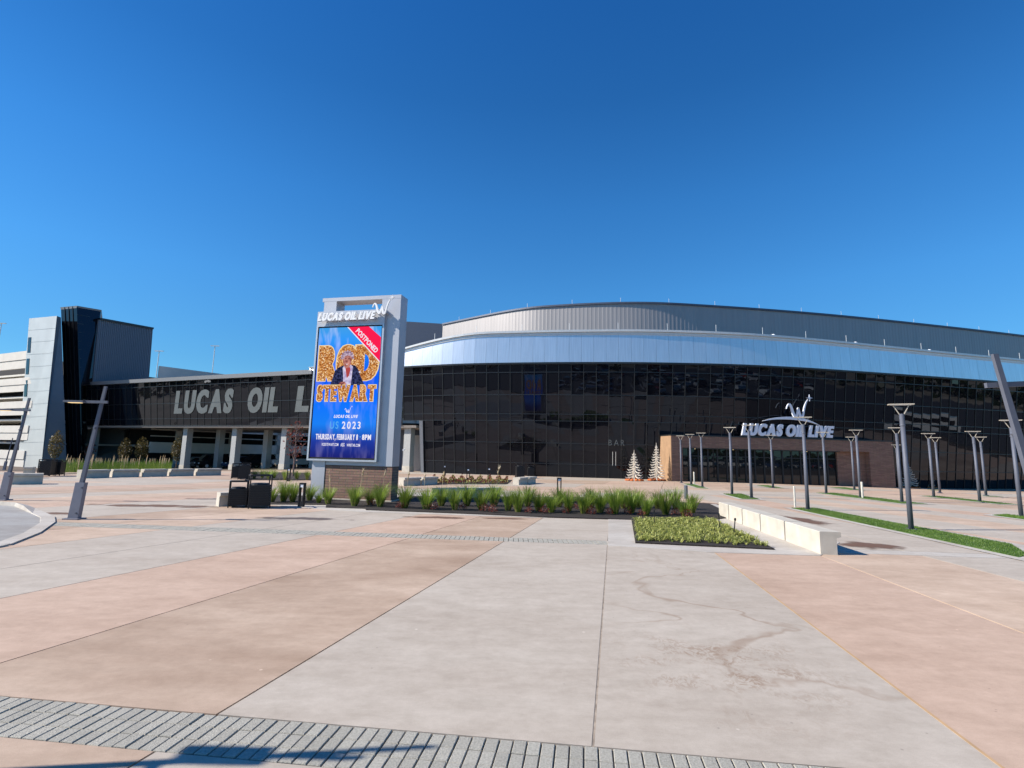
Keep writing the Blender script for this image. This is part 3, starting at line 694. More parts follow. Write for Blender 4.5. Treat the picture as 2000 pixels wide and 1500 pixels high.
# film letters on the glass
def bridge_s(px):
    d = ray(px, 780); lo, hi = 0, BL
    for _ in range(40):
        md = (lo + hi) / 2; p = B1 + bt * md - bn * 3 * LEAN
        if p.x / p.y < d.x / d.y: lo = md
        else: hi = md
    return lo
u3 = Vector((bn.x * LEAN, bn.y * LEAN, 1)).normalized(); t3 = Vector((bt.x, bt.y, 0))
for txt, pa, pb_ in (('LUCAS', 342, 452), ('OIL', 483, 541), ('LIVE', 578, 690)):
    sa, sb = bridge_s(pa), bridge_s(pb_)
    for o in word(txt, bp_(sa, 5.85, .035), t3, u3, n3, 2.75, sb - sa, .012, m_film, None, bold=.045, shear=.2, gap=.2, fat=.05): BP(o)
for px, py in ((352, 916), (448, 917), (545, 918), (795, 922), (166, 905)):
    s = bridge_s(px); p = bp_(s, 4.2, -1.1); z0 = zg(p.x, p.y)
    if px == 795: p = Vector((-9.9, 49.6, 4.2))
    a = .37; mb = MB()
    q = [p + t3 * (sx_ * a) + Vector((bn.x, bn.y, 0)) * (sy_ * a) for sx_, sy_ in ((-1, 1), (1, 1), (1, -1), (-1, -1))]
    BP(MB().hexa([(v.x, v.y, z0 - .2) for v in q] + [(v.x, v.y, 4.198) for v in q]).build('column', m_colm))
    q2 = [p + t3 * (sx_ * (a + .04)) + Vector((bn.x, bn.y, 0)) * (sy_ * (a + .04)) for sx_, sy_ in ((-1, 1), (1, 1), (1, -1), (-1, -1))]
    BP(MB().hexa([(v.x, v.y, z0 - .2) for v in q2] + [(v.x, v.y, z0 + .55) for v in q2]).build('column_base', m_cast))
    if px == 795: BP(MB().tube([(p.x - .3, p.y - .6, 2.15), (p.x - .35, p.y - .95, 2.05)], [.07, .09], 8).build('security_camera', m_white))
    if px in (352, 448, 545):
        q3 = [v - Vector((bn.x, bn.y, 0)) * 4.4 for v in q]
        BP(MB().hexa([(v.x, v.y, z0 - .2) for v in q3] + [(v.x, v.y, 4.198) for v in q3]).build('column', m_colm))

# ------------------------------------------------------------------ parking garage with its stair tower
gu = Vector((.618, .786)); gv = Vector((-.786, .618))
garage = empty('parking_garage', (-55, 70, -1), label='multi-storey concrete parking garage with dark open decks, behind the tower and footbridge', cat='garage')
def GP(o): o.parent = garage; o.matrix_parent_inverse = Matrix.Translation((55, -70, 1)); return o
GA = Vector((-47.5, 66.8)) + gu * .2; GB = GA + gu * 72
def gbox(a, b_, n, d, z0, z1, name, m):          # wall piece from a to b standing back d from the front
    q = [a, b_, b_ - n * d, a - n * d]; return GP(MB().prism([(v.x, v.y) for v in q], z0, z1).build(name, m))
nr = Vector((gu.y, -gu.x)); nl = Vector((-.415, -.91))
LA = YD(62, 800, 64.2).to_2d(); gl = Vector((-.91, .415)); LB = LA + gl * 60
for lv in range(5):
    z = -1 + lv * 3.0
    gbox(GA, GB, nr, .3, z + 1.75 if lv else z - .6, z + 3.25 if lv < 4 else z + 1.0, 'parapet', m_precast) if lv else None
    gbox(GA - nr * .5, GB - nr * .5, nr, 20, z - .2, z + .05, 'deck', m_precast)
    gbox(LB - nl * .5, LA - nl * .5, nl, 20, z - .2, z + .05, 'deck', m_precast)
for z0, z1 in ((2.0, 3.35), (4.9, 6.4), (7.9, 9.4), (10.9, 12.7)):
    pass
for ob in [o for o in garage.children if o.name.startswith('parapet')]: bpy.data.objects.remove(ob)
for z0, z1 in ((1.05, 2.45), (4.05, 5.45), (7.05, 8.45), (10.4, 12.6), (3.2, 3.32)):
    gbox(GA, GB, nr, .3, z0, z1, 'parapet', m_precast)
for z0, z1 in ((-1.2, 1.0), (2.3, 4.15), (5.5, 7.3), (8.6, 10.4), (11.7, 14.0)):
    md = (z0 + z1) / 2
    gbox(LB, LA, nl, .3, z0, md - .01, 'parapet', m_precast); gbox(LB + nl * .09, LA + nl * .09, nl, .38, md + .01, z1, 'parapet', m_precast)
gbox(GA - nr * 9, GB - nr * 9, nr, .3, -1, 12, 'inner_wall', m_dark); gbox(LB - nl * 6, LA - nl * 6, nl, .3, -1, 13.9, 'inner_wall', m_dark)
for k in range(10):
    a = GA + gu * (3 + k * 7); gbox(a, a + gu * .6, nr, .6, -1, 10.4, 'pier', m_precast)
# tower
TC = Vector((-56.6, 61.95))
tower = empty('stair_tower', (TC.x, TC.y, -1), label='tall stair tower of pale and dark cladding with a leaning dark glass prism on top', cat='tower')
def TP(o): o.parent = tower; o.matrix_parent_inverse = Matrix.Translation((-TC.x, -TC.y, 1)); return o
def T(px, py, dep): return YD(px, py, dep)
tl, tr_, bl, br_ = T(57, 622, 65.5), T(111, 617, 62.2), T(34, 915, 65.2), T(80, 915, 61.9)
nL = (tr_ - tl).cross(bl - tl).normalized(); nL = -nL if nL.y > 0 else nL
TP(MB().hexa([bl, br_, br_ + Vector((-5, 5.6, 0)), bl + Vector((-5, 5.6, 0)), tl, tr_, tr_ + Vector((-5, 5.6, 0)), tl + Vector((-5, 5.6, 0))]).build('pale_wall', m_tw_light))
# courses of cladding panels: shallow joints
for k in range(1, 12):
    f = k / 12; a = bl + (tl - bl) * f + nL * .004; b_ = br_ + (tr_ - br_) * f + nL * .004
    TP(MB().bar(a, b_, .012, .014).build('panel_joint', m_tw_grey))
for k, (y0, y1) in enumerate(((659, 690), (702, 733), (745, 777), (790, 824), (834, 864), (884, 911))):
    f0 = (915 - y1) / 295; f1 = (915 - y0) / 295
    def pl(f, s): 
        a = bl + (tl - bl) * f; b_ = br_ + (tr_ - br_) * f; return a + (b_ - a) * s + nL * .03
    TP(MB().slab([pl(f0, .04), pl(f0, .15), pl(f1, .14), pl(f1, .03)], nL, .06).build('window', m_pane))
wr = T(119, 620, 63.6), T(130, 906, 64.0)
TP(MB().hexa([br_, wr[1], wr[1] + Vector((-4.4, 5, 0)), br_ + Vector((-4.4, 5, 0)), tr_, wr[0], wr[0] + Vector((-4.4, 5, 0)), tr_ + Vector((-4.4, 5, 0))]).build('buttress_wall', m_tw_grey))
# glass shaft: its left face narrows upward from the buttress, the right face hangs over the dark wing
g1, g2, g3 = T(119, 601, 65.5), T(150, 598, 64.6), T(197, 606, 67.5)
g4, g5, g6 = T(131, 906, 65.6), T(160, 906, 65.3), T(183, 750, 67.4)
g7 = T(158, 752, 65.0)
TP(MB().slab([g4, g5, g7, g2, g1], (0, -1, 0), .3).build('shaft_glass', m_pane))
TP(MB().slab([g7, g6, g3, g2], (.5, -.86, 0), .3).build('shaft_glass', m_pane))
TP(MB().hexa([g1 - Vector((0, 0, .25)), g2 - Vector((0, 0, .25)), g3 - Vector((0, 0, .25)), g3 + Vector((-3, 4, -.25)), g1 + Vector((-.05, -.05, .05)), g2 + Vector((.05, -.05, .05)), g3 + Vector((.1, 0, .05)), g3 + Vector((-3, 4, .05))]).build('shaft_coping', m_tw_grey))
for k in range(1, 4):
    a = g4 + (g5 - g4) * k / 4; b_ = g1 + (g2 - g1) * k / 4
    TP(MB().bar(a + Vector((0, -.03, 0)), b_ + Vector((0, -.03, 0)), .06, .08).build('mullion', m_mull))
for k in range(1, 9):
    f = k / 9; a = g7 + (g2 - g7) * f; b_ = g6 + (g3 - g6) * f; TP(MB().bar(a + Vector((.02, -.03, 0)), b_ + Vector((.02, -.03, 0)), .06, .05).build('mullion', m_mull))
w1, w2, w3, w4 = T(193, 624, 66.9), T(298, 643, 73.0), T(290, 745, 72.6), T(181, 752, 66.6)
wd = (w2 - w1); wd.z = 0; wd.normalize(); wnn = Vector((wd.y, -wd.x, 0)); ribs = 30
b = MB()
for i in range(ribs):
    for (f0, f1, o) in ((i / ribs, (i + .6) / ribs, 0), ((i + .6) / ribs, (i + 1) / ribs, .08)):
        a0, a1 = w4 + (w3 - w4) * f0, w4 + (w3 - w4) * f1; c0, c1 = w1 + (w2 - w1) * f0, w1 + (w2 - w1) * f1
        b.slab([a0 + wnn * o, a1 + wnn * o, c1 + wnn * o, c0 + wnn * o], wnn, .3 + o)
TP(b.build('ribbed_wing', m_tw_blue))
TP(MB().bar(w1 + Vector((0, 0, .1)), w2 + Vector((0, 0, .1)), .6, .25).build('wing_coping', m_mull))
TP(MB().slab([w4 + Vector((-4, 7, -9.5)), w3 + Vector((-4, 2, -9.5)), w2 + Vector((-4, 2, -.2)), w1 + Vector((-4, 7, -.2))], wnn, 1).build('wing_core', m_tw_grey))
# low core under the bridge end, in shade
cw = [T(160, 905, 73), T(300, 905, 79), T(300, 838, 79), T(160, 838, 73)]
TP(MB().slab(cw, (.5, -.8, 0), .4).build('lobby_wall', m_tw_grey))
for px, py, dep, h in ((3, 632, 90, 9), (311, 686, 92, 6), (420, 676, 95, 8)):
    p = YD(px, py, dep); o = empty('roof_lamp', (p.x, p.y, p.z - h), label={3: 'thin white lamp pole above the garage roof, at the far left edge', 311: 'short thin lamp pole on the garage roof just right of the tower', 420: 'taller thin lamp pole on the garage roof above the footbridge'}[px], cat='lamp pole', group='lamp poles on the garage roof')
    MB().tube([(0, 0, -3), (0, 0, h)], .075, 6).build('pole', m_rim, o); MB().box(-.8, .8, -.16, .16, h, h + .10).build('lamp_head', m_rim, o)

# ------------------------------------------------------------------ digital billboard monolith
SY = -.2173; SO = Vector((-7.97, 20.0, 0)); sdx = Vector((math.cos(SY), math.sin(SY), 0)); sdb = Vector((-math.sin(SY), math.cos(SY), 0))
sign = empty('billboard', (SO.x, SO.y, 0), SY, label='tall grey billboard with a bright blue concert screen on a brown brick base', cat='billboard')
SW, Z0, Z1 = 2.967, 1.487, 6.874
C0, C1, CB, CE = .18, 3.56, .12, .74          # column extents along the face and in depth
MB().box(.74, C1 + .004, CB + .02, CE - .02, -.2, 1.33).build('brick_base', m_brick, sign)
MB().box(.70, C1 + .06, CB - .04, CE + .04, -.2, .07).build('plinth', m_cast, sign)
MB().box(C0, .74, CB, CE, -.2, 7.92).build('left_column', m_signgrey, sign)
MB().box(2.76, C1, CB, CE, 1.333, 7.92).build('right_column', m_signgrey, sign)
MB().box(.743, 2.757, CB + .03, CE - .03, 1.333, 1.6).build('lower_rail', m_signgrey, sign)
MB().box(C0 - .08, C1 + .003, CB - .003, CE + .003, 7.922, 8.07).build('top_beam', m_signgrey, sign)
MB().box(.743, 2.757, CE - .3, CE - .03, 1.6, 7.35).build('back_panel', m_signgrey, sign)
hd = MB().box(0, SW, 0, CB + .3, Z1 + .003, 7.47).build('header', m_signgrey, sign)
word('LUCAS OIL LIVE', (.13, -.10, 7.03), (1, 0, 0), (0, 0, 1), (0, -1, 0), .33, 2.45, .08, m_white, hd, bold=.045, shear=.24, gap=.14, fat=.05, space=.38)
emblem((2.50, CB - .24, 7.66), (1, 0, 0), (0, 0, 1), (0, -1, 0), .0043, .06, m_white, hd, arc=False)
for bx in (2.62, 3.0): MB().box(bx, bx + .05, CB - .24, CB, 7.30, 7.34).build('emblem_bracket', m_signgrey, hd)
fw = .07
cab = MB().box(0, SW, .06, CB, Z0, Z1).box(0, fw, -.01, .06, Z0, Z1).box(SW - fw, SW, -.01, .06, Z0, Z1).box(fw, SW - fw, -.01, .06, Z0, Z0 + fw).box(fw, SW - fw, -.01, .06, Z1 - fw * .5, Z1).build('screen_cabinet', m_frame, sign)
bz = .075
MB().box(fw, SW - fw, .02, .058, Z0 + fw, Z1 - fw * .5).build('screen_bezel', m_black, cab)
# what the screen shows: a flat picture of its own light
def screenmat():
    m = bpy.data.materials.new('screen_picture'); m.use_nodes = True
    N = m.node_tree.nodes; L = m.node_tree.links; N.remove(N['Principled BSDF'])
    tc = N.new('ShaderNodeTexCoord'); sx = N.new('ShaderNodeSeparateXYZ'); L.new(tc.outputs['Generated'], sx.inputs[0])
    r = N.new('ShaderNodeValToRGB'); es = r.color_ramp.elements
    stops = [(0, (.012, .016, .16)), (.12, (.014, .04, .32)), (.25, (.01, .20, .85)), (.42, (.005, .16, .95)), (.6, (.004, .10, .85)), (.75, (.01, .17, .85)), (.9, (.03, .30, .90)), (1, (.05, .32, .75))]
    es[0].position = 0; es[1].position = 1
    for p, c in stops[1:-1]: es.new(p)
    for e, (p, c) in zip(es, stops): e.position = p; e.color = (*c, 1)
    L.new(sx.outputs[2], r.inputs[0])
    no = N.new('ShaderNodeTexNoise'); no.inputs['Scale'].default_value = 2.2; no.inputs['Detail'].default_value = 3
    mp = N.new('ShaderNodeMapping'); mp.inputs['Scale'].default_value = (1.3, 1, .35); mp.inputs['Rotation'].default_value = (0, .5, 0)
    L.new(tc.outputs['Object'], mp.inputs[0]); L.new(mp.outputs[0], no.inputs['Vector'])
    r2 = N.new('ShaderNodeValToRGB'); r2.color_ramp.elements[0].position = .48; r2.color_ramp.elements[0].color = (0, 0, 0, 1)
    r2.color_ramp.elements[1].position = .75; r2.color_ramp.elements[1].color = (.45, .40, .75, 1); L.new(no.outputs['Fac'], r2.inputs[0])
    mz = N.new('ShaderNodeMapRange'); mz.inputs['From Min'].default_value = .55; mz.inputs['From Max'].default_value = .95; mz.inputs['To Min'].default_value = .25; L.new(sx.outputs[2], mz.inputs[0])
    x = N.new('ShaderNodeMix'); x.data_type = 'RGBA'; x.blend_type = 'SCREEN'; L.new(mz.outputs[0], x.inputs[0]); L.new(r.outputs[0], x.inputs[6]); L.new(r2.outputs[0], x.inputs[7])
    e = N.new('ShaderNodeEmission'); e.inputs[1].default_value = .62; L.new(x.outputs[2], e.inputs[0]); L.new(e.outputs[0], N['Material Output'].inputs[0]); return m
def glitter():
    m = bpy.data.materials.new('glitter_gold'); m.use_nodes = True
    N = m.node_tree.nodes; L = m.node_tree.links; N.remove(N['Principled BSDF'])
    tc = N.new('ShaderNodeTexCoord'); v = N.new('ShaderNodeTexVoronoi'); v.inputs['Scale'].default_value = 26; L.new(tc.outputs['Object'], v.inputs['Vector'])
    sp = N.new('ShaderNodeSeparateColor'); L.new(v.outputs['Color'], sp.inputs[0])
    r = N.new('ShaderNodeValToRGB'); es = r.color_ramp.elements; es[0].color = (.22, .06, .012, 1); es[1].color = (.95, .75, .5, 1)
    for p, c in ((.35, (.42, .13, .03)), (.65, (.62, .27, .07)), (.85, (.78, .45, .17))): q = es.new(p); q.color = (*c, 1)
    L.new(sp.outputs[0], r.inputs[0]); e = N.new('ShaderNodeEmission'); e.inputs[1].default_value = .60
    L.new(r.outputs[0], e.inputs[0]); L.new(e.outputs[0], N['Material Output'].inputs[0]); return m
m_scr = screenmat(); m_gold = glitter(); K = .6
m_ltrim = emit('gold_rim', (.95, .72, .35), .55); m_rib = emit('ribbon_red', (.90, .012, .075), .62); m_wht = emit('poster_white', (.85, .83, .95), .58)
m_cyan = emit('poster_cyan', (.10, .42, .85), .6); 
def emitn(name, c0, c1, scale):
    m = emit(name, c0, .6); N = m.node_tree.nodes; L = m.node_tree.links; tc = N.new('ShaderNodeTexCoord'); no = N.new('ShaderNodeTexNoise'); no.inputs['Scale'].default_value = scale; no.inputs['Detail'].default_value = 4
    L.new(tc.outputs['Object'], no.inputs['Vector']); r = N.new('ShaderNodeValToRGB'); r.color_ramp.elements[0].position = .38; r.color_ramp.elements[1].position = .66
    r.color_ramp.elements[0].color = (*c0, 1); r.color_ramp.elements[1].color = (*c1, 1); L.new(no.outputs['Fac'], r.inputs[0]); L.new(r.outputs[0], [n for n in N if n.type == 'EMISSION'][0].inputs[0]); return m
m_jack = emitn('poster_jacket', (.006, .008, .03), (.05, .06, .16), 13); m_skin = emitn('poster_skin', (.22, .06, .06), (.62, .27, .22), 7)
m_hair = emitn('poster_hair', (.20, .12, .22), (.66, .52, .62), 14); m_shirt = emitn('poster_shirt', (.38, .32, .55), (.75, .70, .85), 6); m_scarf = emit('poster_scarf', (.42, .06, .06), .6); m_dk = emit('poster_dark', (.10, .03, .03), .6)
a0_, a1_, b0_, b1_ = fw + bz * .55, SW - fw - bz * .55, Z0 + fw + bz * .9, Z1 - fw * .5 - bz * .7
scr = MB().quad((a0_, .018, b0_), (a1_, .018, b0_), (a1_, .018, b1_), (a0_, .018, b1_)).build('screen', m_scr, cab)
def uv(u, v, k=0): return Vector((a0_ + (a1_ - a0_) * u, .018 - .0008 * k, b1_ - (b1_ - b0_) * v))
def sheet(name, pts, m, k, flip=False):          # part of the picture on the screen
    P = [uv(u, v, k) for u, v in pts]; n = len(P)
    return MB().add(P, [tuple(range(n))]).build(name, m, cab)
def pword(t, u0, u1, v0, v1, m, k, name='screen_lettering', **kw):
    o = uv(u0, v1, k); return word(t, o, (1, 0, 0), (0, 0, 1), (0, -1, 0), (v1 - v0) * (b1_ - b0_), (u1 - u0) * (a1_ - a0_), .0006, m, cab, name=name, joined=True, **kw)
for t, u0, u1 in (('R', .055, .325), ('O', .345, .635), ('D', .645, .955)):
    pword(t, u0 - .012, u1 + .012, .138, .424, m_ltrim, 1, bold=.06, shear=0, fat=.09); pword(t, u0, u1, .145, .418, m_gold, 3, bold=.055, fat=.08, shear=0)
pword('STEWART', .045, .965, .449, .581, m_ltrim, 7, bold=.06, shear=0, gap=.12, fat=.085); pword('STEWART', .055, .955, .454, .576, m_gold, 9, bold=.05, shear=0, gap=.14, fat=.075)
# performer (flat print): jacket, shirt, scarf, face, hair
sheet('screen_figure', [(.24, .455), (.28, .39), (.30, .345), (.35, .318), (.43, .300), (.53, .295), (.62, .302), (.67, .33), (.71, .38), (.76, .43), (.79, .455)][::-1], m_jack, 4)
sheet('screen_figure', [(.45, .455), (.44, .38), (.425, .32), (.45, .298), (.54, .292), (.585, .31), (.58, .38), (.57, .455)][::-1], m_shirt, 5)
sheet('screen_figure', [(.50, .40), (.475, .335), (.47, .315), (.53, .31), (.55, .33), (.535, .38)][::-1], m_scarf, 6)
sheet('screen_figure', [(.36, .46), (.40, .43), (.47, .425), (.50, .445), (.48, .46)][::-1], m_skin, 7)
sheet('screen_figure', [(.455, .315), (.425, .275), (.42, .235), (.45, .215), (.52, .212), (.56, .235), (.555, .28), (.53, .315), (.49, .325)][::-1], m_skin, 7)
hp = []
for q in range(19):
    a = PI * (1.12 - 1.24 * q / 18); rr = 1 + (.18 if q % 2 else -.04); hp.append((.488 + .098 * rr * math.cos(a), .238 - .05 * rr * math.sin(a)))
sheet('screen_figure', (hp + [(.55, .232), (.50, .222), (.455, .228), (.43, .25)]), m_hair, 8)
for q in ((.462, .247), (.515, .247)): sheet('screen_figure', [(q[0] - .017, q[1]), (q[0], q[1] + .004), (q[0] + .017, q[1]), (q[0], q[1] - .004)], m_dk, 8)
sheet('screen_figure', [(.465, .287), (.49, .296), (.515, .287), (.49, .290)], m_wht, 8)
sheet('screen_figure', [(.68, .352), (.715, .345), (.70, .362)], m_wht, 6)
# POSTPONED ribbon across the corner
sheet('screen_ribbon', [(.455, 0), (1, .282), (1, .270), (.478, 0)], m_wht, 11); sheet('screen_ribbon', [(.475, 0), (1, .272), (1, .088), (.80, 0)], m_rib, 12)
d_ = (uv(1, .272) - uv(.475, 0)).normalized(); up_ = Vector((-d_.z, 0, d_.x)); o_ = uv(.605, .030, 13) - up_ * .06
word('POSTPONED', o_, d_, up_, (0, -1, 0), .20, 1.28, .0006, m_wht, cab, name='screen_lettering', joined=True, bold=.03, shear=0, gap=.08)
pword('LUCAS OIL LIVE', .335, .705, .680, .703, m_wht, 3, bold=.05, gap=.1)
eb = emblem(uv(.50, .632, 3), (1, 0, 0), (0, 0, 1), (0, -1, 0), .0016, .0006, m_wht, cab, arc=False)
pword('US', .285, .42, .731, .785, m_cyan, 3, bold=.005, shear=0, gap=.3); pword('2023', .475, .765, .731, .785, m_wht, 3, bold=.02, shear=0, gap=.3)
pword('THURSDAY, FEBRUARY 8', .075, .735, .826, .868, m_wht, 3, bold=.03, shear=0, gap=.16, fat=.03); pword('8PM', .80, .935, .826, .866, m_wht, 3, bold=.03, shear=0, gap=.16, fat=.03)
sheet('screen_lettering', [(.757, .844), (.770, .839), (.783, .844), (.770, .849)][::-1], m_cyan, 3)
pword('RODSTEWART.COM', .18, .44, .894, .915, m_wht, 3, bold=.02, shear=0); pword('AEG', .475, .535, .892, .917, m_wht, 3, bold=.02, shear=0); pword('WINSTAR.COM', .57, .775, .896, .917, m_wht, 3, bold=.02, shear=0)
# the screen on the back face
bcab = MB().box(0, SW, CE, CE + .22, Z0, Z1).build('rear_screen_cabinet', m_frame, sign)
MB().quad((SW - .12, CE + .225, Z0 + .12), (.12, CE + .225, Z0 + .12), (.12, CE + .225, Z1 - .1), (SW - .12, CE + .225, Z1 - .1)).build('rear_screen', m_scr, bcab)
word('ROD', (SW - .3, CE + .227, 4.6), (-1, 0, 0), (0, 0, 1), (0, 1, 0), 1.4, SW - .6, .001, m_gold, bcab, name='screen_lettering', joined=True, bold=.05, shear=0)
word('STEWART', (SW - .3, CE + .227, 3.8), (-1, 0, 0), (0, 0, 1), (0, 1, 0), .65, SW - .6, .001, m_gold, bcab, name='screen_lettering', joined=True, bold=.05, shear=0)

# ------------------------------------------------------------------ vegetation builders
def blades(mb, n, h, spread, wid, r=R, lean=1.0, rad0=.09, droop=.35):
    for _ in range(n):
        a = r.uniform(0, 2 * PI); q = r.random() ** .5; b0 = Vector((math.cos(a) * rad0 * q, math.sin(a) * rad0 * q, 0))
        L = h * r.uniform(.65, 1.08); out = Vector((math.cos(a), math.sin(a), 0)) * spread * L * (q * .9 + r.uniform(-.1, .3)) * lean
        sd = Vector((-math.sin(a), math.cos(a), 0)); w = wid * r.uniform(.7, 1.2)
        p = [b0, b0 + out * .22 + Vector((0, 0, L * .42)), b0 + out * .6 + Vector((0, 0, L * .8)), b0 + out * 1.15 + Vector((0, 0, L * (1 - droop * r.random() * q)))]
        mb.add([p[0] - sd * w * .7, p[0] + sd * w * .7, p[1] - sd * w, p[1] + sd * w, p[2] - sd * w * .8, p[2] + sd * w * .8, p[3]], [(0, 1, 3, 2), (2, 3, 5, 4), (4, 5, 6)])
def clump_mesh(seed, h=.80, n=210):
    r = random.Random(seed); b = MB(); blades(b, n, h, .75, .006, r)
    b.cur = 1; blades(b, 40, h * .34, .9, .007, r); b.cur = 1; blades(b, 14, h * 1.22, .35, .0025, r); b.cur = 0
    return b.mesh('grass_clump', [m_grass, m_straw])
clumps = [clump_mesh(s) for s in range(4)]; smallc = [clump_mesh(10 + s, .85, 130) for s in range(3)]
def plume_mesh(seed):
    r = random.Random(seed); b = MB(); top = Vector((r.uniform(-.05, .1), r.uniform(-.06, .06), 1.02)); b.tube([(0, 0, .1), (top.x * .5, top.y * .5, .6), top], .004, 4)
    d = Vector((r.uniform(.15, .4), r.uniform(-.1, .1), 1)).normalized(); L = .27
    b.tube([top, top + d * L * .2, top + d * L * .6 + Vector((.015, 0, 0)), top + d * L + Vector((.05, 0, -.02))], [.008, .026, .030, .004], 7)
    for _ in range(60):
        t = r.uniform(.05, 1); a = r.uniform(0, 2 * PI); p = top + d * L * t; q = p + Vector((math.cos(a) * .05, math.sin(a) * .05, .05)); b.add([p + Vector((.004, 0, 0)), p - Vector((.004, 0, 0)), q], [(0, 1, 2)])
    return b.mesh('plume', m_plume)
plumes = [plume_mesh(s) for s in range(3)]
def place_clump(px, py, label, group, sc=1.0, small=False, pl=0, xy=None):
    p = G(px, py) if xy is None else Vector((*xy, zg(*xy)))
    o = link('grass_clump', (smallc if small else clumps)[R.randrange(3)]); o.location = (p.x, p.y, p.z + .02); o.rotation_euler = (R.uniform(-.06, .06), R.uniform(-.06, .06), R.uniform(0, 6.28)); o.scale = (sc * R.uniform(.92, 1.1),) * 2 + (sc * R.uniform(.9, 1.08),)
    tag(o, label, 'ornamental grass', group)
    for k in range(pl):
        c = link('plume', plumes[R.randrange(3)], o); c.location = (R.uniform(-.12, .12), R.uniform(-.1, .1), 0); c.scale = (1, 1, R.uniform(.9, 1.15))
    return o
ORD = ['first', 'second', 'third', 'fourth', 'fifth', 'sixth', 'seventh', 'eighth', 'ninth', 'tenth', 'eleventh', 'twelfth', 'thirteenth', 'fourteenth', 'fifteenth', 'sixteenth', 'seventeenth', 'eighteenth', 'nineteenth', 'twentieth']

# ------------------------------------------------------------------ planting beds
def bed(name, pts, z, m=m_mulch, **k):
    P = [G(*p) for p in pts]; cx = sum(p.x for p in P) / len(P); cy = sum(p.y for p in P) / len(P)
    ar = sum(P[i].x * P[(i + 1) % len(P)].y - P[(i + 1) % len(P)].x * P[i].y for i in range(len(P)))
    if ar < 0: P = P[::-1]
    return MB().prism([(p.x, p.y) for p in P], lambda x, y: zg(x, y) - .05, lambda x, y: zg(x, y) + z).build(name, m, **k)
MB().prism([(p.x, p.y) for p in [G(520, 986), G(640, 996), G(700, 1000), G(1030, 1011), G(1188, 1012), G(1187, 1066), G(1380, 1079), G(1602, 1086), G(1640, 1060), G(1398, 985), G(900, 962), G(640, 960), G(520, 965)]], -.05, .009).build('bed_border', m_kerb, kind='structure')
bed('planting_bed', [(715, 997), (900, 1004), (1060, 1011), (1235, 1016), (1392, 1016), (1440, 1010), (1385, 985), (1130, 972), (800, 970), (700, 978)], .035, kind='structure')
bed('planting_bed', [(1233, 1014), (1390, 1014), (1513, 1075), (1241, 1062)], .04, kind='structure')
bed('planting_bed', [(522, 986), (636, 987), (640, 970), (530, 968)], .03, kind='structure')
bed('planting_bed', [(636, 992), (770, 996), (775, 978), (640, 975)], .03, kind='structure')
bed('planting_bed', [(478, 938), (606, 938), (606, 924), (490, 922)], .03, kind='structure')
bed('planting_bed', [(838, 946), (990, 946), (1000, 938), (845, 936)], .03, kind='structure')
bed('planting_bed', [(100, 928), (345, 921), (345, 914), (100, 915)], .03, kind='structure')
front = [(742, 992), (790, 994), (832, 996), (888, 998), (940, 998), (992, 999), (1012, 1002), (1052, 1000), (1076, 1003), (1110, 1001), (1140, 1005), (1172, 1003), (1201, 1006), (1233, 1004), (1262, 1009), (1300, 1007), (1338, 1012), (1352, 1004)]
for i, (px, py) in enumerate(front):
    place_clump(px, py, ORD[i] + ' green grass clump from the billboard, front row of the mulch bed', 'grass clumps in the mulch bed', R.uniform(.82, 1.12), pl=1 if i in (1, 2) else 0)
mid = [(862, 990), (912, 990), (965, 990), (1030, 991), (1092, 992), (1155, 994), (1218, 995), (1245, 993), (1285, 995), (1320, 996)]
for i, (px, py) in enumerate(mid):
    place_clump(px, py, ORD[i] + ' grass clump from the billboard in the rear row of the mulch bed', 'grass clumps in the mulch bed', R.uniform(.95, 1.1), pl=1 if i in (0, 2) else 0)
for i, (px, py, pl) in enumerate(((622, 984, 0), (641, 986, 2), (692, 990, 2), (722, 988, 0), (745, 985, 1))):
    place_clump(px, py, ('short', 'plumed leaning', 'two-plumed upright', 'small rearmost', 'tall one-plumed')[i] + ' grass clump against the brick base of the billboard', 'grass clumps at the billboard base', (.55, .85, 1.0, .8, .95)[i], pl=pl)
for i, (px, py) in enumerate(((531, 982), (553, 981), (571, 982), (604, 979))):
    place_clump(px, py, ORD[i] + ' grass clump from the bins in the bed left of the billboard', 'grass clumps between bins and billboard', (.8, .95, .95, .85)[i])
for i, (px, py) in enumerate(((496, 936), (512, 934), (524, 937), (535, 935), (556, 938), (580, 937), (600, 938))):
    place_clump(px, py, ORD[i] + ' small grass clump from the left in the bed by the bare tree', 'grass clumps by the bare tree', .8, True, 1 if i % 2 else 0)
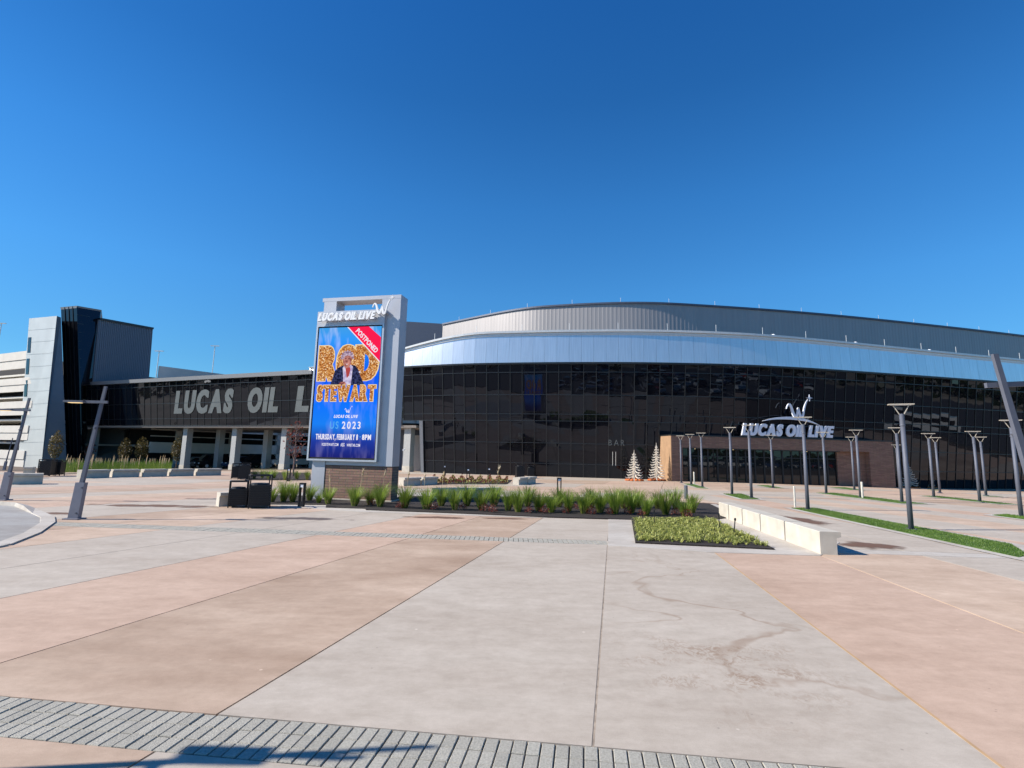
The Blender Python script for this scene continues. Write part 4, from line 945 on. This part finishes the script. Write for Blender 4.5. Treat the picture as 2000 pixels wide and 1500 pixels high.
# dwarf red shrubs along the front of the bed
for i, (px, py) in enumerate(((725, 990), (780, 995), (848, 998), (905, 997), (945, 1001), (962, 1003), (1033, 1004), (1062, 1005), (1105, 1005), (1127, 997), (1155, 1007), (1190, 1007), (1227, 1007), (1253, 1010), (1320, 1009), (1342, 1014))):
    p = G(px, py); r = random.Random(px); b = MB(); b.cur = 1
    for k in range(9):
        a = r.uniform(0, 6.28); b.tube([(0, 0, 0), (math.cos(a) * .09, math.sin(a) * .09, r.uniform(.12, .26))], .004, 3)
    b.cur = 0
    for k in range(110):
        a = r.uniform(0, 6.28); rr = .17 * r.random() ** .6; q = Vector((math.cos(a) * rr, math.sin(a) * rr, .04 + .24 * r.random() * (1.2 - rr * 4))); e = Vector((r.gauss(0, 1), r.gauss(0, 1), r.gauss(0, 1))).normalized() * .028; f = e.cross(Vector((r.gauss(0, 1), r.gauss(0, 1), 1))).normalized() * .014
        b.add([q - e, q + f, q + e, q - f], [(0, 1, 2, 3)])
    o = b.build('dwarf_shrub', [m_red, m_twig]); o.location = (p.x, p.y, .03); o.scale = (R.uniform(.8, 1.15),) * 3
    tag(o, ORD[i] + ' reddish dwarf shrub from the billboard along the mulch bed edge', 'shrub', 'red shrubs along the bed edge')
# yellow-green sedge bed and its stakes
b = MB(); r = random.Random(5); Q = [G(1240, 1018), G(1391, 1018), G(1500, 1071), G(1247, 1060)]
for k in range(620):
    u, v = r.random(), r.random(); p = (Q[3] * (1 - u) + Q[2] * u) * (1 - v) + (Q[0] * (1 - u) + Q[1] * u) * v
    for j in range(15):
        a = r.uniform(0, 6.28); L = r.uniform(.11, .24); w = r.uniform(.006, .010); o_ = Vector((math.cos(a), math.sin(a), 0)); sd = Vector((-o_.y, o_.x, 0)); t = r.uniform(.45, 1.1)
        p1 = p + o_ * L * .4 * t + Vector((0, 0, L * .62)); p2 = p + o_ * L * t + Vector((0, 0, L * r.uniform(.25, .75)))
        b.add([p - sd * w * .6, p + sd * w * .6, p1 + sd * w, p1 - sd * w, p2], [(0, 1, 2, 3), (3, 2, 4)])
b.build('sedge', m_sedge, kind='stuff')
for i, (px, py, lb) in enumerate(((1405, 1037, 'right edge of the sedge bed, farther of two'), (1433, 1049, 'right edge of the sedge bed, nearer and tilted'), (1278, 1030, 'left half of the sedge bed'))):
    p = G(px, py); o = empty('path_light', (p.x, p.y, 0), label='thin black stake light at the ' + lb, cat='path light', group='stake lights in the sedge bed')
    o.rotation_euler = (.0, .12 if i == 1 else 0, 0)
    MB().tube([(0, 0, -.05), (0, 0, .42)], .013, 6).build('stake', m_black, o); MB().lathe([(.0, .40), (.026, .40), (.026, .45), (.0, .47)], 8).build('lamp_cap', m_black, o)
# low brown shrubs in the back bed, tall grass at the far left, turf blades
b = MB(); r = random.Random(8)
for k in range(1900):
    px = 842 + r.random() * 150; p = G(px, 938 + r.random() * 7); h = r.uniform(.05, .45) * (.6 + .4 * math.sin(px * .35)); p.z += h
    e = Vector((r.gauss(0, 1), r.gauss(0, 1), r.gauss(0, 1))).normalized() * .07; f = e.cross(Vector((r.gauss(0, 1), r.gauss(0, 1), 1))).normalized() * .035
    b.cur = 0 if r.random() < .6 else 1; b.add([p - e, p + f, p + e, p - f], [(0, 1, 2, 3)])
b.build('ground_cover', [m_red, m_sedge], kind='stuff')
b = MB(); r = random.Random(9)
for k in range(5200):
    px = 108 + (225 * r.random()); py = 915 + 8 * r.random(); p = G(px, py); a = r.uniform(0, 6.28); L = r.uniform(.6, 1.15); d = Vector((math.cos(a) * .3, math.sin(a) * .3, 1)) * L; sd = Vector((.02, .004, 0))
    b.cur = 0; b.add([p - sd, p + sd, p + d * .6 + sd * .6, p + d * .6 - sd * .6, p + d], [(0, 1, 2, 3), (3, 2, 4)])
    if k % 45 == 0 and px > 125: b.cur = 1; q = p + Vector((0, 0, 1.0)); b.tube([p, q, q + Vector((.05, 0, .4))], [.004, .03, .008], 5)
b.build('tall_grass', [m_grass, m_plume], kind='stuff')

# ------------------------------------------------------------------ turf strips with lamp posts
def turf(pts, lbl=None, blades_n=0):
    P = [G(*p) for p in pts]; ar = sum(P[i].x * P[(i + 1) % len(P)].y - P[(i + 1) % len(P)].x * P[i].y for i in range(len(P)))
    if ar < 0: P = P[::-1]
    c = sum(P, Vector()) / len(P)
    t = MB().prism([(p.x, p.y) for p in P], lambda x, y: zg(x, y) - .05, lambda x, y: zg(x, y) + .022).build('turf_strip', m_turf, kind='structure')
    n = len(P); b = MB()
    for i in range(n):
        p, q = P[i], P[(i + 1) % n]; pp, qn = P[i - 1], P[(i + 2) % n]
        def off(a, b_, c_, w=.24):
            e0 = (b_ - a).normalized(); e1 = (c_ - b_).normalized(); n0 = Vector((e0.y, -e0.x, 0)); n1 = Vector((e1.y, -e1.x, 0)); return b_ + (n0 + n1) * (w / max(.35, 1 + n0.dot(n1)))
        o0, o1 = off(pp, p, q), off(p, q, qn)
        z = lambda v: zg(v.x, v.y)
        b.add([(p.x, p.y, z(p) + .014), (q.x, q.y, z(q) + .014), (o1.x, o1.y, z(o1) + .012), (o0.x, o0.y, z(o0) + .012)], [(3, 2, 1, 0)])
    b.build('kerb', m_kerb, t)
    if blades_n:
        r = random.Random(blades_n); g = MB(); made = 0
        x0, x1 = min(p.x for p in P), max(p.x for p in P); y0, y1 = min(p.y for p in P), max(p.y for p in P)
        def inside(x, y): return all((P[(i + 1) % n].x - P[i].x) * (y - P[i].y) - (P[(i + 1) % n].y - P[i].y) * (x - P[i].x) > 0 for i in range(n))
        while made < blades_n:
            x, y = r.uniform(x0, x1), r.uniform(y0, y1)
            if not inside(x, y): made += .2; continue
            a = r.uniform(0, 6.28); L = r.uniform(.02, .045); w = .004; z = zg(x, y) + .02
            g.add([(x - w * math.sin(a), y + w * math.cos(a), z), (x + w * math.sin(a), y - w * math.cos(a), z), (x + math.cos(a) * .02, y + math.sin(a) * .02, z + L)], [(0, 1, 2)]); made += 1
        g.build('turf_blades', m_turfb, t, kind='stuff')
m_turfb = leafmat('turf_blade', (.06, .13, .012), (.14, .22, .035), .25, 1.2)
strips = [([(1545, 993), (1592, 993), (1975, 1064), (2010, 1086), (1990, 1090)], 26000), ([(1412, 965), (1448, 965), (1484, 976), (1450, 975)], 5000), ([(1335, 945), (1352, 945), (1384, 955), (1362, 953)], 0),
          ([(1594, 963), (1630, 963), (1812, 985), (1760, 984)], 6000), ([(1478, 948), (1500, 948), (1532, 954), (1505, 953)], 0), ([(1620, 952), (1650, 952), (1690, 958), (1660, 957)], 0),
          ([(1938, 1007), (1965, 1005), (2030, 1013), (2020, 1018)], 3000), ([(1800, 969), (1830, 969), (1990, 986), (1950, 985)], 3000), ([(1810, 957), (1830, 957), (1960, 971), (1930, 970)], 0)]
for pts, n in strips: turf(pts, None, n)
def make_lamp():
    t = empty('lamp_post', (0, 0, 0))
    b = MB().lathe([(.0, .0), (.15, .0), (.15, .025), (.0, .03)], 16); 
    for k in range(4): b.tube([(.115 * math.cos(k * PI / 2 + .8), .115 * math.sin(k * PI / 2 + .8), .02), (.115 * math.cos(k * PI / 2 + .8), .115 * math.sin(k * PI / 2 + .8), .06)], .014, 6)
    b.build('base_plate', m_post, t)
    MB().tube([(0, 0, .02), (0, 0, 3.02)], [.070, .058], 16).build('pole', m_post, t, smooth=True)
    MB().lathe([(.062, 2.98), (.074, 2.98), (.074, 3.0), (.064, 3.02), (.064, 3.33), (.0, 3.34)], 16).build('collar', m_post, t)
    for sx_ in (1, -1): MB().bar((sx_ * .05, 0, 3.31), (sx_ * .20, 0, 3.60), .022, .022).build('arm', m_lamp, t)
    hd_ = MB().box(-.31, .31, -.09, .09, 3.60, 3.63).build('lamp_head', m_lamp, t)
    MB().box(-.25, .25, -.06, .06, 3.59, 3.599).build('diffuser', m_letter, hd_)
    return t
lamp0 = make_lamp()
lamps = [((1780, 1035), 'big nearest lamp post at the near part of the longest turf strip'), ((1578, 996), 'lamp post at the far end of the longest turf strip'),
         ((1468, 973), 'lamp post on the nearer end of the short turf strip by the planting bed'), ((1430, 966), 'lamp post on the far end of the short turf strip by the planting bed'),
         ((1372, 951), 'nearest of three lamp posts by the left brick jamb'), ((1350, 947), 'middle of three lamp posts by the left brick jamb'), ((1331, 943), 'farthest of three lamp posts, closest to the left brick jamb'),
         ((1510, 953), 'lone lamp post before the doors under the letters of the roof sign'), ((1614, 964), 'lamp post in front of the doors below the end of the roof sign'),
         ((1669, 957), 'farther of the lamp post pair before the right brick jamb'), ((1681, 972), 'nearer of the lamp post pair before the right brick jamb'), ((1762, 981), 'lamp post directly behind the big nearest one'),
         ((1824, 971), 'nearer lamp post beside the small metal fir tree'), ((1836, 963), 'farther lamp post beside the small metal fir tree'), ((1914, 980), 'nearer lamp post of the right pair before the glass wall'),
         ((1926, 968), 'farther lamp post of the right pair before the glass wall'), ((1995, 1009), 'lamp post at the right edge behind the big leaning post'), ((1757, 955), 'lamp post half hidden behind the big nearest one')]
for i, ((px, py), lb) in enumerate(lamps):
    o = lamp0 if i == 0 else copy_tree(lamp0)
    p = G(px, py); o.location = p; o.rotation_euler.z = R.uniform(-.12, .12) - .45; o['label'] = lb; o['category'] = 'lamp post'; o['group'] = 'lamp posts in the turf strips'
# leaning light masts
def make_mast():
    t = empty('leaning_mast', (0, 0, 0))
    MB().box(-.19, .19, -.15, .15, 0, .03).build('base_plate', m_shroud, t)
    s_ = MB().hexa([(-.13, -.06, .03), (.13, -.06, .03), (.13, .06, .03), (-.13, .06, .03), (-.05, -.06, .93), (.18, -.06, .93), (.18, .06, .93), (-.05, .06, .93)]).build('shroud', m_shroud, t)
    for x, z in ((.08, .16), (.14, .80)): MB().tube([(x, -.06, z), (x, -.085, z)], .022, 8).build('bolt', m_post, s_)
    MB().hexa([(.02, -.035, .90), (.12, -.035, .90), (.12, .035, .90), (.02, .035, .90), (.32, -.022, 3.45), (.39, -.022, 3.45), (.39, .022, 3.45), (.32, .022, 3.45)]).build('pole', m_post, t)
    a = MB().box(-.08, .50, -.075, -.032, 2.99, 3.06).build('arm', m_post, t)
    MB().box(-.60, -.081, -.15, .04, 3.0, 3.05).build('lamp_head', m_post, t)
    MB().box(-.50, -.20, -.11, .0, 2.985, 2.998).build('diffuser', m_led, a)
    MB().tube([(.24, -.07, 2.35), (.24, -.03, 2.35)], .03, 8).build('bolt', m_post, a)
    return t
mast0 = make_mast()
masts = [((145, 1014), 0.0, 'leaning dark light mast with grey foot, standing beside the curved road kerb'), ((6, 977), 0.0, 'leaning light mast at the left edge beside the long low bench'), ((8, 918), .1, 'small distant leaning light mast before the garage at the left edge')]
for i, ((px, py), rz, lb) in enumerate(masts):
    o = mast0 if i == 0 else copy_tree(mast0); o.location = G(px, py); o.rotation_euler.z = rz; o['label'] = lb; o['category'] = 'light mast'; o['group'] = 'leaning light masts'
o = copy_tree(mast0); o.location = (7.25, 6.85, 0); o.rotation_euler = (0, .065, PI); o['label'] = 'leaning light mast cut off by the right edge of the picture'; o['category'] = 'light mast'; o['group'] = 'leaning light masts'
for ch in o.children:
    pass
o = copy_tree(mast0); o.location = (-5.6, 2.86, 0); o.rotation_euler.z = 0.0; o['label'] = 'leaning light mast just outside the left edge, whose shadow crosses the pavers'; o['category'] = 'light mast'; o['group'] = 'leaning light masts'

# ------------------------------------------------------------------ benches, bins, bollards, thin posts
def cast_block(a, b_, w, h, name, over=True, **k):           # cast concrete block from a to b (centre line)
    a = Vector(a); b_ = Vector(b_); d = (b_ - a); d.z = 0; L = d.length; d.normalize(); rz = math.atan2(d.y, d.x)
    e = .014; m_ = MB(); hw = w / 2
    # seat overhangs the plinth on the right-hand side of the run
    pr = [(-hw + (.09 if over else 0), -.05), (hw, -.05), (hw, h - e), (hw - e, h), (-hw + e, h), (-hw, h - e), (-hw, h - .10), (-hw + (.09 if over else 0), h - .13)]
    n = len(pr); vs = [(x, y, z) for x in (0, L) for y, z in pr]
    fs = [tuple(reversed(range(n))), tuple(range(n, 2 * n))] + [(i, (i + 1) % n, n + (i + 1) % n, n + i) for i in range(n)]
    o = m_.add(vs, fs).build(name, m_cast, **k); o.location = a; o.rotation_euler.z = rz; return o
A, B = Vector((6.62, 10.70, 0)), Vector((7.26, 17.4, 0))
marks = [0, .345, .545, .70, .86, 1.0]
marks = [0, .25, .47, .67, .85, 1.0]
for i in range(5):
    t0, t1 = marks[i], marks[i + 1] - .009
    cast_block(A + (B - A) * t0, A + (B - A) * t1, .42, .46, 'bench_block', label=('nearest', 'second nearest', 'middle', 'second farthest', 'farthest')[i] + ' white concrete bench block in the row beside the sedge bed', cat='bench', group='bench blocks beside the sedge bed')
bl = [((-3.05, 21.0), (-1.75, 21.9), 'left block of the concrete bench behind the grass clumps'), ((-1.68, 21.95), (-.5, 22.75), 'right block of the concrete bench behind the grass clumps'),
      ((-6.1, 29.0), (-5.35, 30.0), 'left concrete bench block beside the far terrace bed'), ((-5.25, 30.15), (-4.5, 31.1), 'right concrete bench block beside the far terrace bed'), ((.42, 32.3), (1.0, 33.4), 'nearer concrete bench block beside the far bins'), ((1.05, 33.5), (1.6, 34.6), 'farther concrete bench block beside the far bins'),
      ((-9.55, 16.95), (-9.15, 17.3), 'small white concrete block beside the black bins')]
for a, b_, lb in bl: cast_block((*a, zg(*a)), (*b_, zg(*b_)), .5, .45, 'bench_block', label=lb, cat='bench')
L5 = [G(155, 934), G(217, 932), G(277, 931), G(330, 930), G(382, 929), G(436, 928)]
for i in range(5):
    a, b_ = L5[i], L5[i] + (L5[i + 1] - L5[i]) * .87
    cast_block(a, b_, .5, .47, 'bench_block', label=ORD[i] + ' concrete bench block from the left in the far row before the tall grass', cat='bench', group='bench blocks before the tall grass')
cast_block(G(12, 946), G(82, 945), .55, .5, 'bench_block', label='long low concrete bench at the left edge behind the leaning mast', cat='bench')
cast_block(G(46, 933), G(64, 933), .5, .6, 'bench_block', label='short white concrete block behind the long bench at the left edge', cat='bench')
def make_bin(w, h, fh, slats=9):
    t = empty('litter_bin', (0, 0, 0)); hw = w / 2
    MB().box(-hw + .03, hw - .03, -hw + .03, hw - .03, .06, h - .05).build('liner', m_black, t)
    for s_ in range(4):
        c_, sn = math.cos(s_ * PI / 2), math.sin(s_ * PI / 2); b = MB()
        for k in range(slats):
            z0 = .07 + (h - .1) * k / slats; z1 = z0 + (h - .1) / slats * .72
            q = [(-hw + .02, -hw, z0), (hw - .02, -hw, z0), (hw - .02, -hw + .02, z0), (-hw + .02, -hw + .02, z0), (-hw + .02, -hw, z1), (hw - .02, -hw, z1), (hw - .02, -hw + .02, z1), (-hw + .02, -hw + .02, z1)]
            b.hexa([(x * c_ - y * sn, x * sn + y * c_, z) for x, y, z in q])
        b.build('slat_panel', m_black, t)
        x, y = (-hw) * c_ - (-hw) * sn, (-hw) * sn + (-hw) * c_
        MB().box(x - .018, x + .018, y - .018, y + .018, 0, fh).build('leg', m_black, t)
    b = MB(); b.box(-hw - .018, hw + .018, -hw - .018, -hw + .018, fh - .035, fh); b.box(-hw - .018, hw + .018, hw - .018, hw + .018, fh - .035, fh); b.box(-hw - .018, -hw + .018, -hw + .018, hw - .018, fh - .035, fh); b.box(hw - .018, hw + .018, -hw + .018, hw - .018, fh - .035, fh)
    b.build('top_frame', m_black, t)
    MB().lathe([(.14, h - .05), (hw - .04, h - .05), (hw - .05, h - .0), (.15, h - .0), (.14, h - .05)], 16).build('lid_ring', m_black, t); return t
bins = [((504, 991), .62, .78, 1.05, .55, 'larger black slatted bin with open frame, left of the billboard'), ((463, 990), .50, .64, .84, .45, 'smaller black slatted bin next to the white concrete block'),
        ((476, 936), .60, .9, 1.0, .4, 'black slatted bin of the farther pair, on the right'), ((461, 935), .5, .8, .95, .4, 'black slatted bin of the farther pair, on the left'),
        ((1015, 934), .62, 1.0, 1.15, .2, 'taller black bin before the glass wall beside a bench'), ((1036, 930), .55, .8, .95, .2, 'shorter black bin before the glass wall beside a bench'),
        ((90, 930), .6, .95, 1.0, .3, 'left black bin in front of the tall grass by the tower'), ((110, 929), .55, .9, .95, .3, 'right black bin in front of the tall grass by the tower')]
for (px, py), w, h, fh_, rz, lb in bins:
    o = make_bin(w, h, fh_); o.location = G(px, py); o.rotation_euler.z = rz; tag(o, lb, 'litter bin')
m_lens = mat('lens', (.75, .78, .82), .3)
def make_bollard():
    t = empty('bollard_light', (0, 0, 0))
    for s_ in (-1, 1): MB().box(s_ * .085 - .02, s_ * .085 + .02, -.06, .06, 0, .80).build('upright', m_black, t)
    MB().box(-.105, .105, -.06, .06, .802, .86).build('cap', m_black, t); MB().box(-.0645, .0645, -.05, .05, .70, .80).build('lens', m_lens, t); MB().box(-.0645, .0645, -.05, .05, 0, .2).build('foot', m_black, t); return t
bo0 = make_bollard()
for i, ((px, py), sc, lb) in enumerate((((588, 990), .92, 'black two-post bollard light between the bins and the billboard'), ((868, 929), 1, 'leftmost bollard light of the far terrace, near the white fin'), ((914, 939), 1, 'middle bollard light at the front of the far terrace bed'), ((955, 936), 1, 'right bollard light behind the far terrace bed'), ((1092, 968), .98, 'bollard light standing behind the middle of the grass bed'), ((563, 940), .9, 'bollard light in the bed by the bare tree'))):
    o = bo0 if i == 0 else copy_tree(bo0); o.location = G(px, py); o.scale = (sc,) * 3; o.rotation_euler.z = R.uniform(-.2, .2); tag(o, lb, 'bollard light', 'two-post bollard lights')
for i, ((px, py), w, h, m, lb) in enumerate((((1356, 946), .05, .9, m_pale, 'thin pale post by the left brick jamb'), ((1553, 992), .035, .86, m_pale, 'thin pale post at the tip of the longest turf strip'), ((1685, 973), .055, .85, m_pale, 'thin pale post beside the lamp post pair at the right jamb'), ((1340, 974), .085, .62, m_post, 'short dark post behind the right end of the grass bed'))):
    p = G(px, py); MB().lathe([(0, 0), (w * 1.3, 0), (w * 1.3, .015), (w, .02), (w, h - .02), (w * .8, h), (0, h)], 12).build('bollard', m, label=lb, cat='bollard').location = p
# ------------------------------------------------------------------ metal fir trees
def make_fir(h):
    t = empty('metal_fir', (0, 0, 0)); r = random.Random(3)
    MB().tube([(0, 0, 0), (0, 0, h)], [.05, .015], 8).build('trunk', m_silver, t)
    nt = int(h * 4.2)
    for k in range(nt):
        z = .28 + (h - .42) * k / nt; L = .70 * (1 - k / nt) ** .9 + .07; b = MB()
        for q in range(6):
            a = q * PI / 3 + k * .52; c_, s_ = math.cos(a), math.sin(a); w = .028 * L + .008; Lq = L * r.uniform(.85, 1.08)
            P = [(0, .14), (Lq * .4, .0), (Lq * .8, -.07), (Lq, .03)]
            for (x0_, z0_), (x1_, z1_), w0, w1 in zip(P, P[1:], (w, w * 1.5, w * 1.3), (w * 1.5, w * 1.3, .006)):
                b.hexa([(x0_ * c_ - .02 * s_, x0_ * s_ + .02 * c_, z + z0_ - w0), (x0_ * c_ + .02 * s_, x0_ * s_ - .02 * c_, z + z0_ - w0), (x1_ * c_ + .012 * s_, x1_ * s_ - .012 * c_, z + z1_ - w1), (x1_ * c_ - .012 * s_, x1_ * s_ + .012 * c_, z + z1_ - w1),
                        (x0_ * c_ - .02 * s_, x0_ * s_ + .02 * c_, z + z0_ + w0), (x0_ * c_ + .02 * s_, x0_ * s_ - .02 * c_, z + z0_ + w0), (x1_ * c_ + .012 * s_, x1_ * s_ - .012 * c_, z + z1_ + w1), (x1_ * c_ - .012 * s_, x1_ * s_ + .012 * c_, z + z1_ + w1)])
        b.build('branch_tier', m_silver, t)
    b = MB()
    for q in range(12): a = q * PI / 6; b.lathe([(0, 0), (.13, .01), (.16, .07), (.1, .13), (0, .14)], 7, (math.cos(a) * .62, math.sin(a) * .62))
    b.build('sandbag_ring', m_orange, t); return t
for (px, py), h, lb in (((1239, 939), 2.45, 'shorter of two white metal fir trees left of the brick portal'), ((1283, 939), 3.1, 'taller white metal fir tree next to the brick portal'), ((1811, 953), 2.6, 'white metal fir tree right of the portal, beside two lamp posts'), ((1778, 953), 2.2, 'shaded white metal fir tree half behind the big nearest lamp post')):
    p = G(px, py); o = make_fir(h); o.location = p; tag(o, lb, 'metal fir tree', 'metal fir trees')

# ------------------------------------------------------------------ trees
def tree(px, py, h, cw, label, bare=False, seed=1, n=900):
    p = G(px, py); r = random.Random(seed); t = empty('autumn_tree' if not bare else 'bare_tree', p, label=label, cat='tree')
    tr = MB(); tr.tube([(0, 0, 0), (.02, 0, h * .3), (0, .02, h * .6), (0, 0, h * .92)], [.07, .055, .035, .01], 7); tips = []
    for k in range(26 if bare else 12):
        z = h * r.uniform(.28, .85); a = r.uniform(0, 6.28); L = cw * (1.05 - z / h) * r.uniform(.8, 1.3); q = Vector((math.cos(a) * L, math.sin(a) * L, z + L * 1.3)); tr.tube([(0, 0, z), (q.x * .5, q.y * .5, z + L * .55), q], [.022, .013, .004], 4); tips.append(((0, 0, z), q))
        if bare:
            for j in range(7):
                f = r.uniform(.3, 1); s_ = Vector((0, 0, z)).lerp(q, f); e = s_ + Vector((r.gauss(0, .16), r.gauss(0, .16), r.uniform(.1, .4))); tr.tube([s_, e], [.007, .003], 3)
    tr.build('trunk', m_twig if bare else m_bark, t)
    c = MB()
    for k in range(n):
        z = r.betavariate(1.7, 2.0); rr = cw * math.sin(PI * min(1, z * .93 + .07)) ** .75 * r.random() ** .45; a = r.uniform(0, 6.28)
        if math.sin(a * 3 + z * 9) + math.sin(z * 17) > 1.25: continue
        q = Vector((math.cos(a) * rr, math.sin(a) * rr, h * (.26 + .74 * z))); e = Vector((r.gauss(0, 1), r.gauss(0, 1), r.gauss(0, 1))).normalized() * .10; f = e.cross(Vector((r.gauss(0, 1), r.gauss(0, 1), r.gauss(0, 1)))).normalized() * .055
        c.add([q - e, q + f, q + e, q - f], [(0, 1, 2, 3)])
    c.build('crown', m_red if bare else m_aut, t)
tree(103, 917, 4.6, .75, 'small olive autumn tree in front of the tower buttress', seed=1); tree(240, 917, 3.9, .75, 'left of two small autumn trees under the footbridge', seed=2)
tree(272, 917, 4.1, .8, 'right of two small autumn trees under the footbridge', seed=3); tree(343, 917, 4.0, .75, 'small autumn tree beside the first square column', seed=4)
tree(572, 931, 4.0, .8, 'nearly bare reddish tree just left of the billboard screen', True, 5, 130); tree(172, 915, 3.6, .6, 'thin reddish tree behind the leaning mast', True, 6, 160)

# ------------------------------------------------------------------ vehicles
paints = {n: mat('car_paint_' + n, c, .14, .15, var=.02, spec=.6) for n, c in dict(white=(.75, .75, .74), silver=(.42, .43, .45), black=(.015, .015, .017), red=(.28, .02, .02), blue=(.03, .06, .16), grey=(.13, .135, .14)).items()}
def car_mesh(paint, kind):
    H = {'saloon': 1.45, 'suv': 1.75, 'pickup': 1.85}[kind]; L = {'saloon': 4.7, 'suv': 4.8, 'pickup': 5.6}[kind]; hw = .92; b = MB()
    if kind == 'saloon': body = [(0, .45), (.05, .70), (1.15, .92), (3.9, .98), (4.6, .92), (4.7, .5), (4.6, .28), (.1, .28)]; cab_ = [(1.1, .90), (1.95, H), (3.2, H), (4.1, .96)]
    elif kind == 'suv': body = [(0, .5), (.05, .85), (1.2, 1.05), (4.65, 1.08), (4.8, .6), (4.7, .32), (.1, .32)]; cab_ = [(1.15, 1.04), (1.85, H), (4.3, H), (4.7, 1.06)]
    else: body = [(0, .55), (.05, .95), (1.4, 1.12), (5.5, 1.12), (5.6, .6), (5.5, .4), (.1, .4)]; cab_ = [(1.35, 1.1), (2.0, H), (3.5, H), (3.7, 1.12)]
    def pr(poly, w0, w1, zt):
        n = len(poly); vs = []
        for s_ in (-1, 1):
            for x, z in poly: w = w0 + (w1 - w0) * max(0, min(1, (z - .95) / max(.01, zt - .95))); vs.append((x - L / 2, s_ * w, z))
        b.add(vs, [tuple(range(n)), tuple(reversed(range(n, 2 * n)))] + [(i, n + i, n + (i + 1) % n, (i + 1) % n) for i in range(n)])
    b.cur = 0; pr(body, hw, hw, 9); b.cur = 1; pr(cab_, hw - .04, hw - .2, H)
    b.cur = 0; x0_, x1_ = cab_[1][0] - L / 2 - .05, cab_[2][0] - L / 2 + .05; b.box(x0_, x1_, -hw + .19, hw - .19, H - .005, H + .05)
    for x in ((cab_[1][0] + cab_[2][0]) / 2 - L / 2,): 
        for s_ in (-1, 1): b.bar((x, s_ * (hw - .03), 1.0), (x, s_ * (hw - .18), H), .09, .03)
    b.cur = 2
    for x in (.9, L - .95):
        for s_ in (-1, 1): b.tube([(x - L / 2, s_ * (hw - .2), .33), (x - L / 2, s_ * (hw + .01), .33)], .33, 14)
    b.cur = 3
    for s_ in (-1, 1): b.box(-L / 2 - .01, -L / 2 + .1, s_ * .65 - .18, s_ * .65 + .18, .62, .76)
    for x in (.9, L - .95):
        for s_ in (-1, 1): b.tube([(x - L / 2, s_ * (hw + .005), .33), (x - L / 2, s_ * (hw + .02), .33)], .2, 10)
    return b.mesh('parked_car', [paints[paint], m_carglass, m_tyre, m_hl])
cars = {(p, k): car_mesh(p, k) for p in paints for k in ('saloon', 'suv', 'pickup')}
keys = sorted(cars)
MB().prism([(-120, -14), (-120, -170), (190, -170), (190, 60), (76, 60), (76, -14)], -.6, -.03).build('parking_lot', m_asph, kind='structure')
m_line = mat('parking_line', (.7, .7, .68), .7)
r = random.Random(21); ln = MB()
for row, y in enumerate((-20, -27, -42, -49, -66, -73)):
    for i in range(60):
        x = -8 + i * 2.75
        if x > 112: break
        if y > -60 and row % 2 == 0: ln.box(x - 1.4, x - 1.3, y - 6.2, y + 2.6, -.028, -.022)
        if r.random() < .55:
            kk = r.choice(keys); kk = (r.choice(['white', 'black', 'silver']), kk[1]) if kk[0] in ('red', 'blue') and r.random() < .6 else kk
            o = link('parked_car', cars[kk]); o.location = (x, y + r.uniform(-.3, .3), -.03); o.rotation_euler.z = PI / 2 + (PI if r.random() < .5 else 0) + r.uniform(-.03, .03)
            tag(o, kk[0] + ' ' + kk[1] + ' in the ' + ORD[row] + ' row of the car park mirrored in the dark glass', 'car', 'cars in the mirrored parking lot')
ln.build('parking_line', m_line, kind='structure')
for i, (px, py, pk, lb) in enumerate(((375, 914, ('silver', 'saloon'), 'silver parked car under the footbridge right of the first column'), (402, 914, ('grey', 'suv'), 'grey parked car under the footbridge left of the second column'), (480, 914, ('blue', 'saloon'), 'dark blue parked car under the footbridge right of the second column'), (510, 914, ('black', 'suv'), 'black parked car under the footbridge left of the third column'), (588, 916, ('white', 'pickup'), 'white parked truck under the footbridge behind the bare tree'), (428, 914, ('black', 'pickup'), 'black parked truck under the footbridge at the second column'))):
    d = ray(px, 900); t_ = 68 / d.y; x, y = d.x * t_, 66.0
    o = link('parked_car', cars[pk]); o.location = (x, y - (x + 30) * .25, zg(x, y) - .02); o.rotation_euler.z = .9 + r.uniform(-.1, .1); tag(o, lb, 'car', 'cars under the footbridge')
b = MB(); b.box(-5.5, 5.5, -1.2, 1.2, .55, 3.0); b.cur = 1; b.box(-5.3, 5.0, -1.215, 1.215, 1.6, 2.45); b.box(5.45, 5.52, -1.0, 1.0, 1.3, 2.6); b.cur = 2
for x in (-3.6, 3.8):
    for s_ in (-1, 1): b.tube([(x, s_ * 1.0, .5), (x, s_ * 1.22, .5)], .5, 14)
o = b.build('shuttle_bus', [paints['white'], m_carglass, m_tyre], label='white shuttle bus seen mirrored in the right end of the dark glass', cat='bus'); o.location = (86, 26, 0); o.rotation_euler.z = 1.2
# far woods behind the viewer, seen only in the door glass
b = MB(); r = random.Random(31)
for k in range(5200):
    a = r.uniform(PI * .93, PI * 2.12); D = r.uniform(215, 245); h = (7 + 3 * math.sin(a * 23) + 2 * math.sin(a * 61)) * r.random() ** .6; q = Vector((math.cos(a) * D + 20, math.sin(a) * D, h - 1)); e = Vector((r.gauss(0, 1), r.gauss(0, 1), r.gauss(0, .7))).normalized() * 1.9; f = e.cross(Vector((r.gauss(0, 1), r.gauss(0, 1), r.gauss(0, 1)))).normalized() * 1.4
    b.add([q - e, q + f, q + e, q - f], [(0, 1, 2, 3)])
b.build('far_woods', m_woods, kind='stuff')
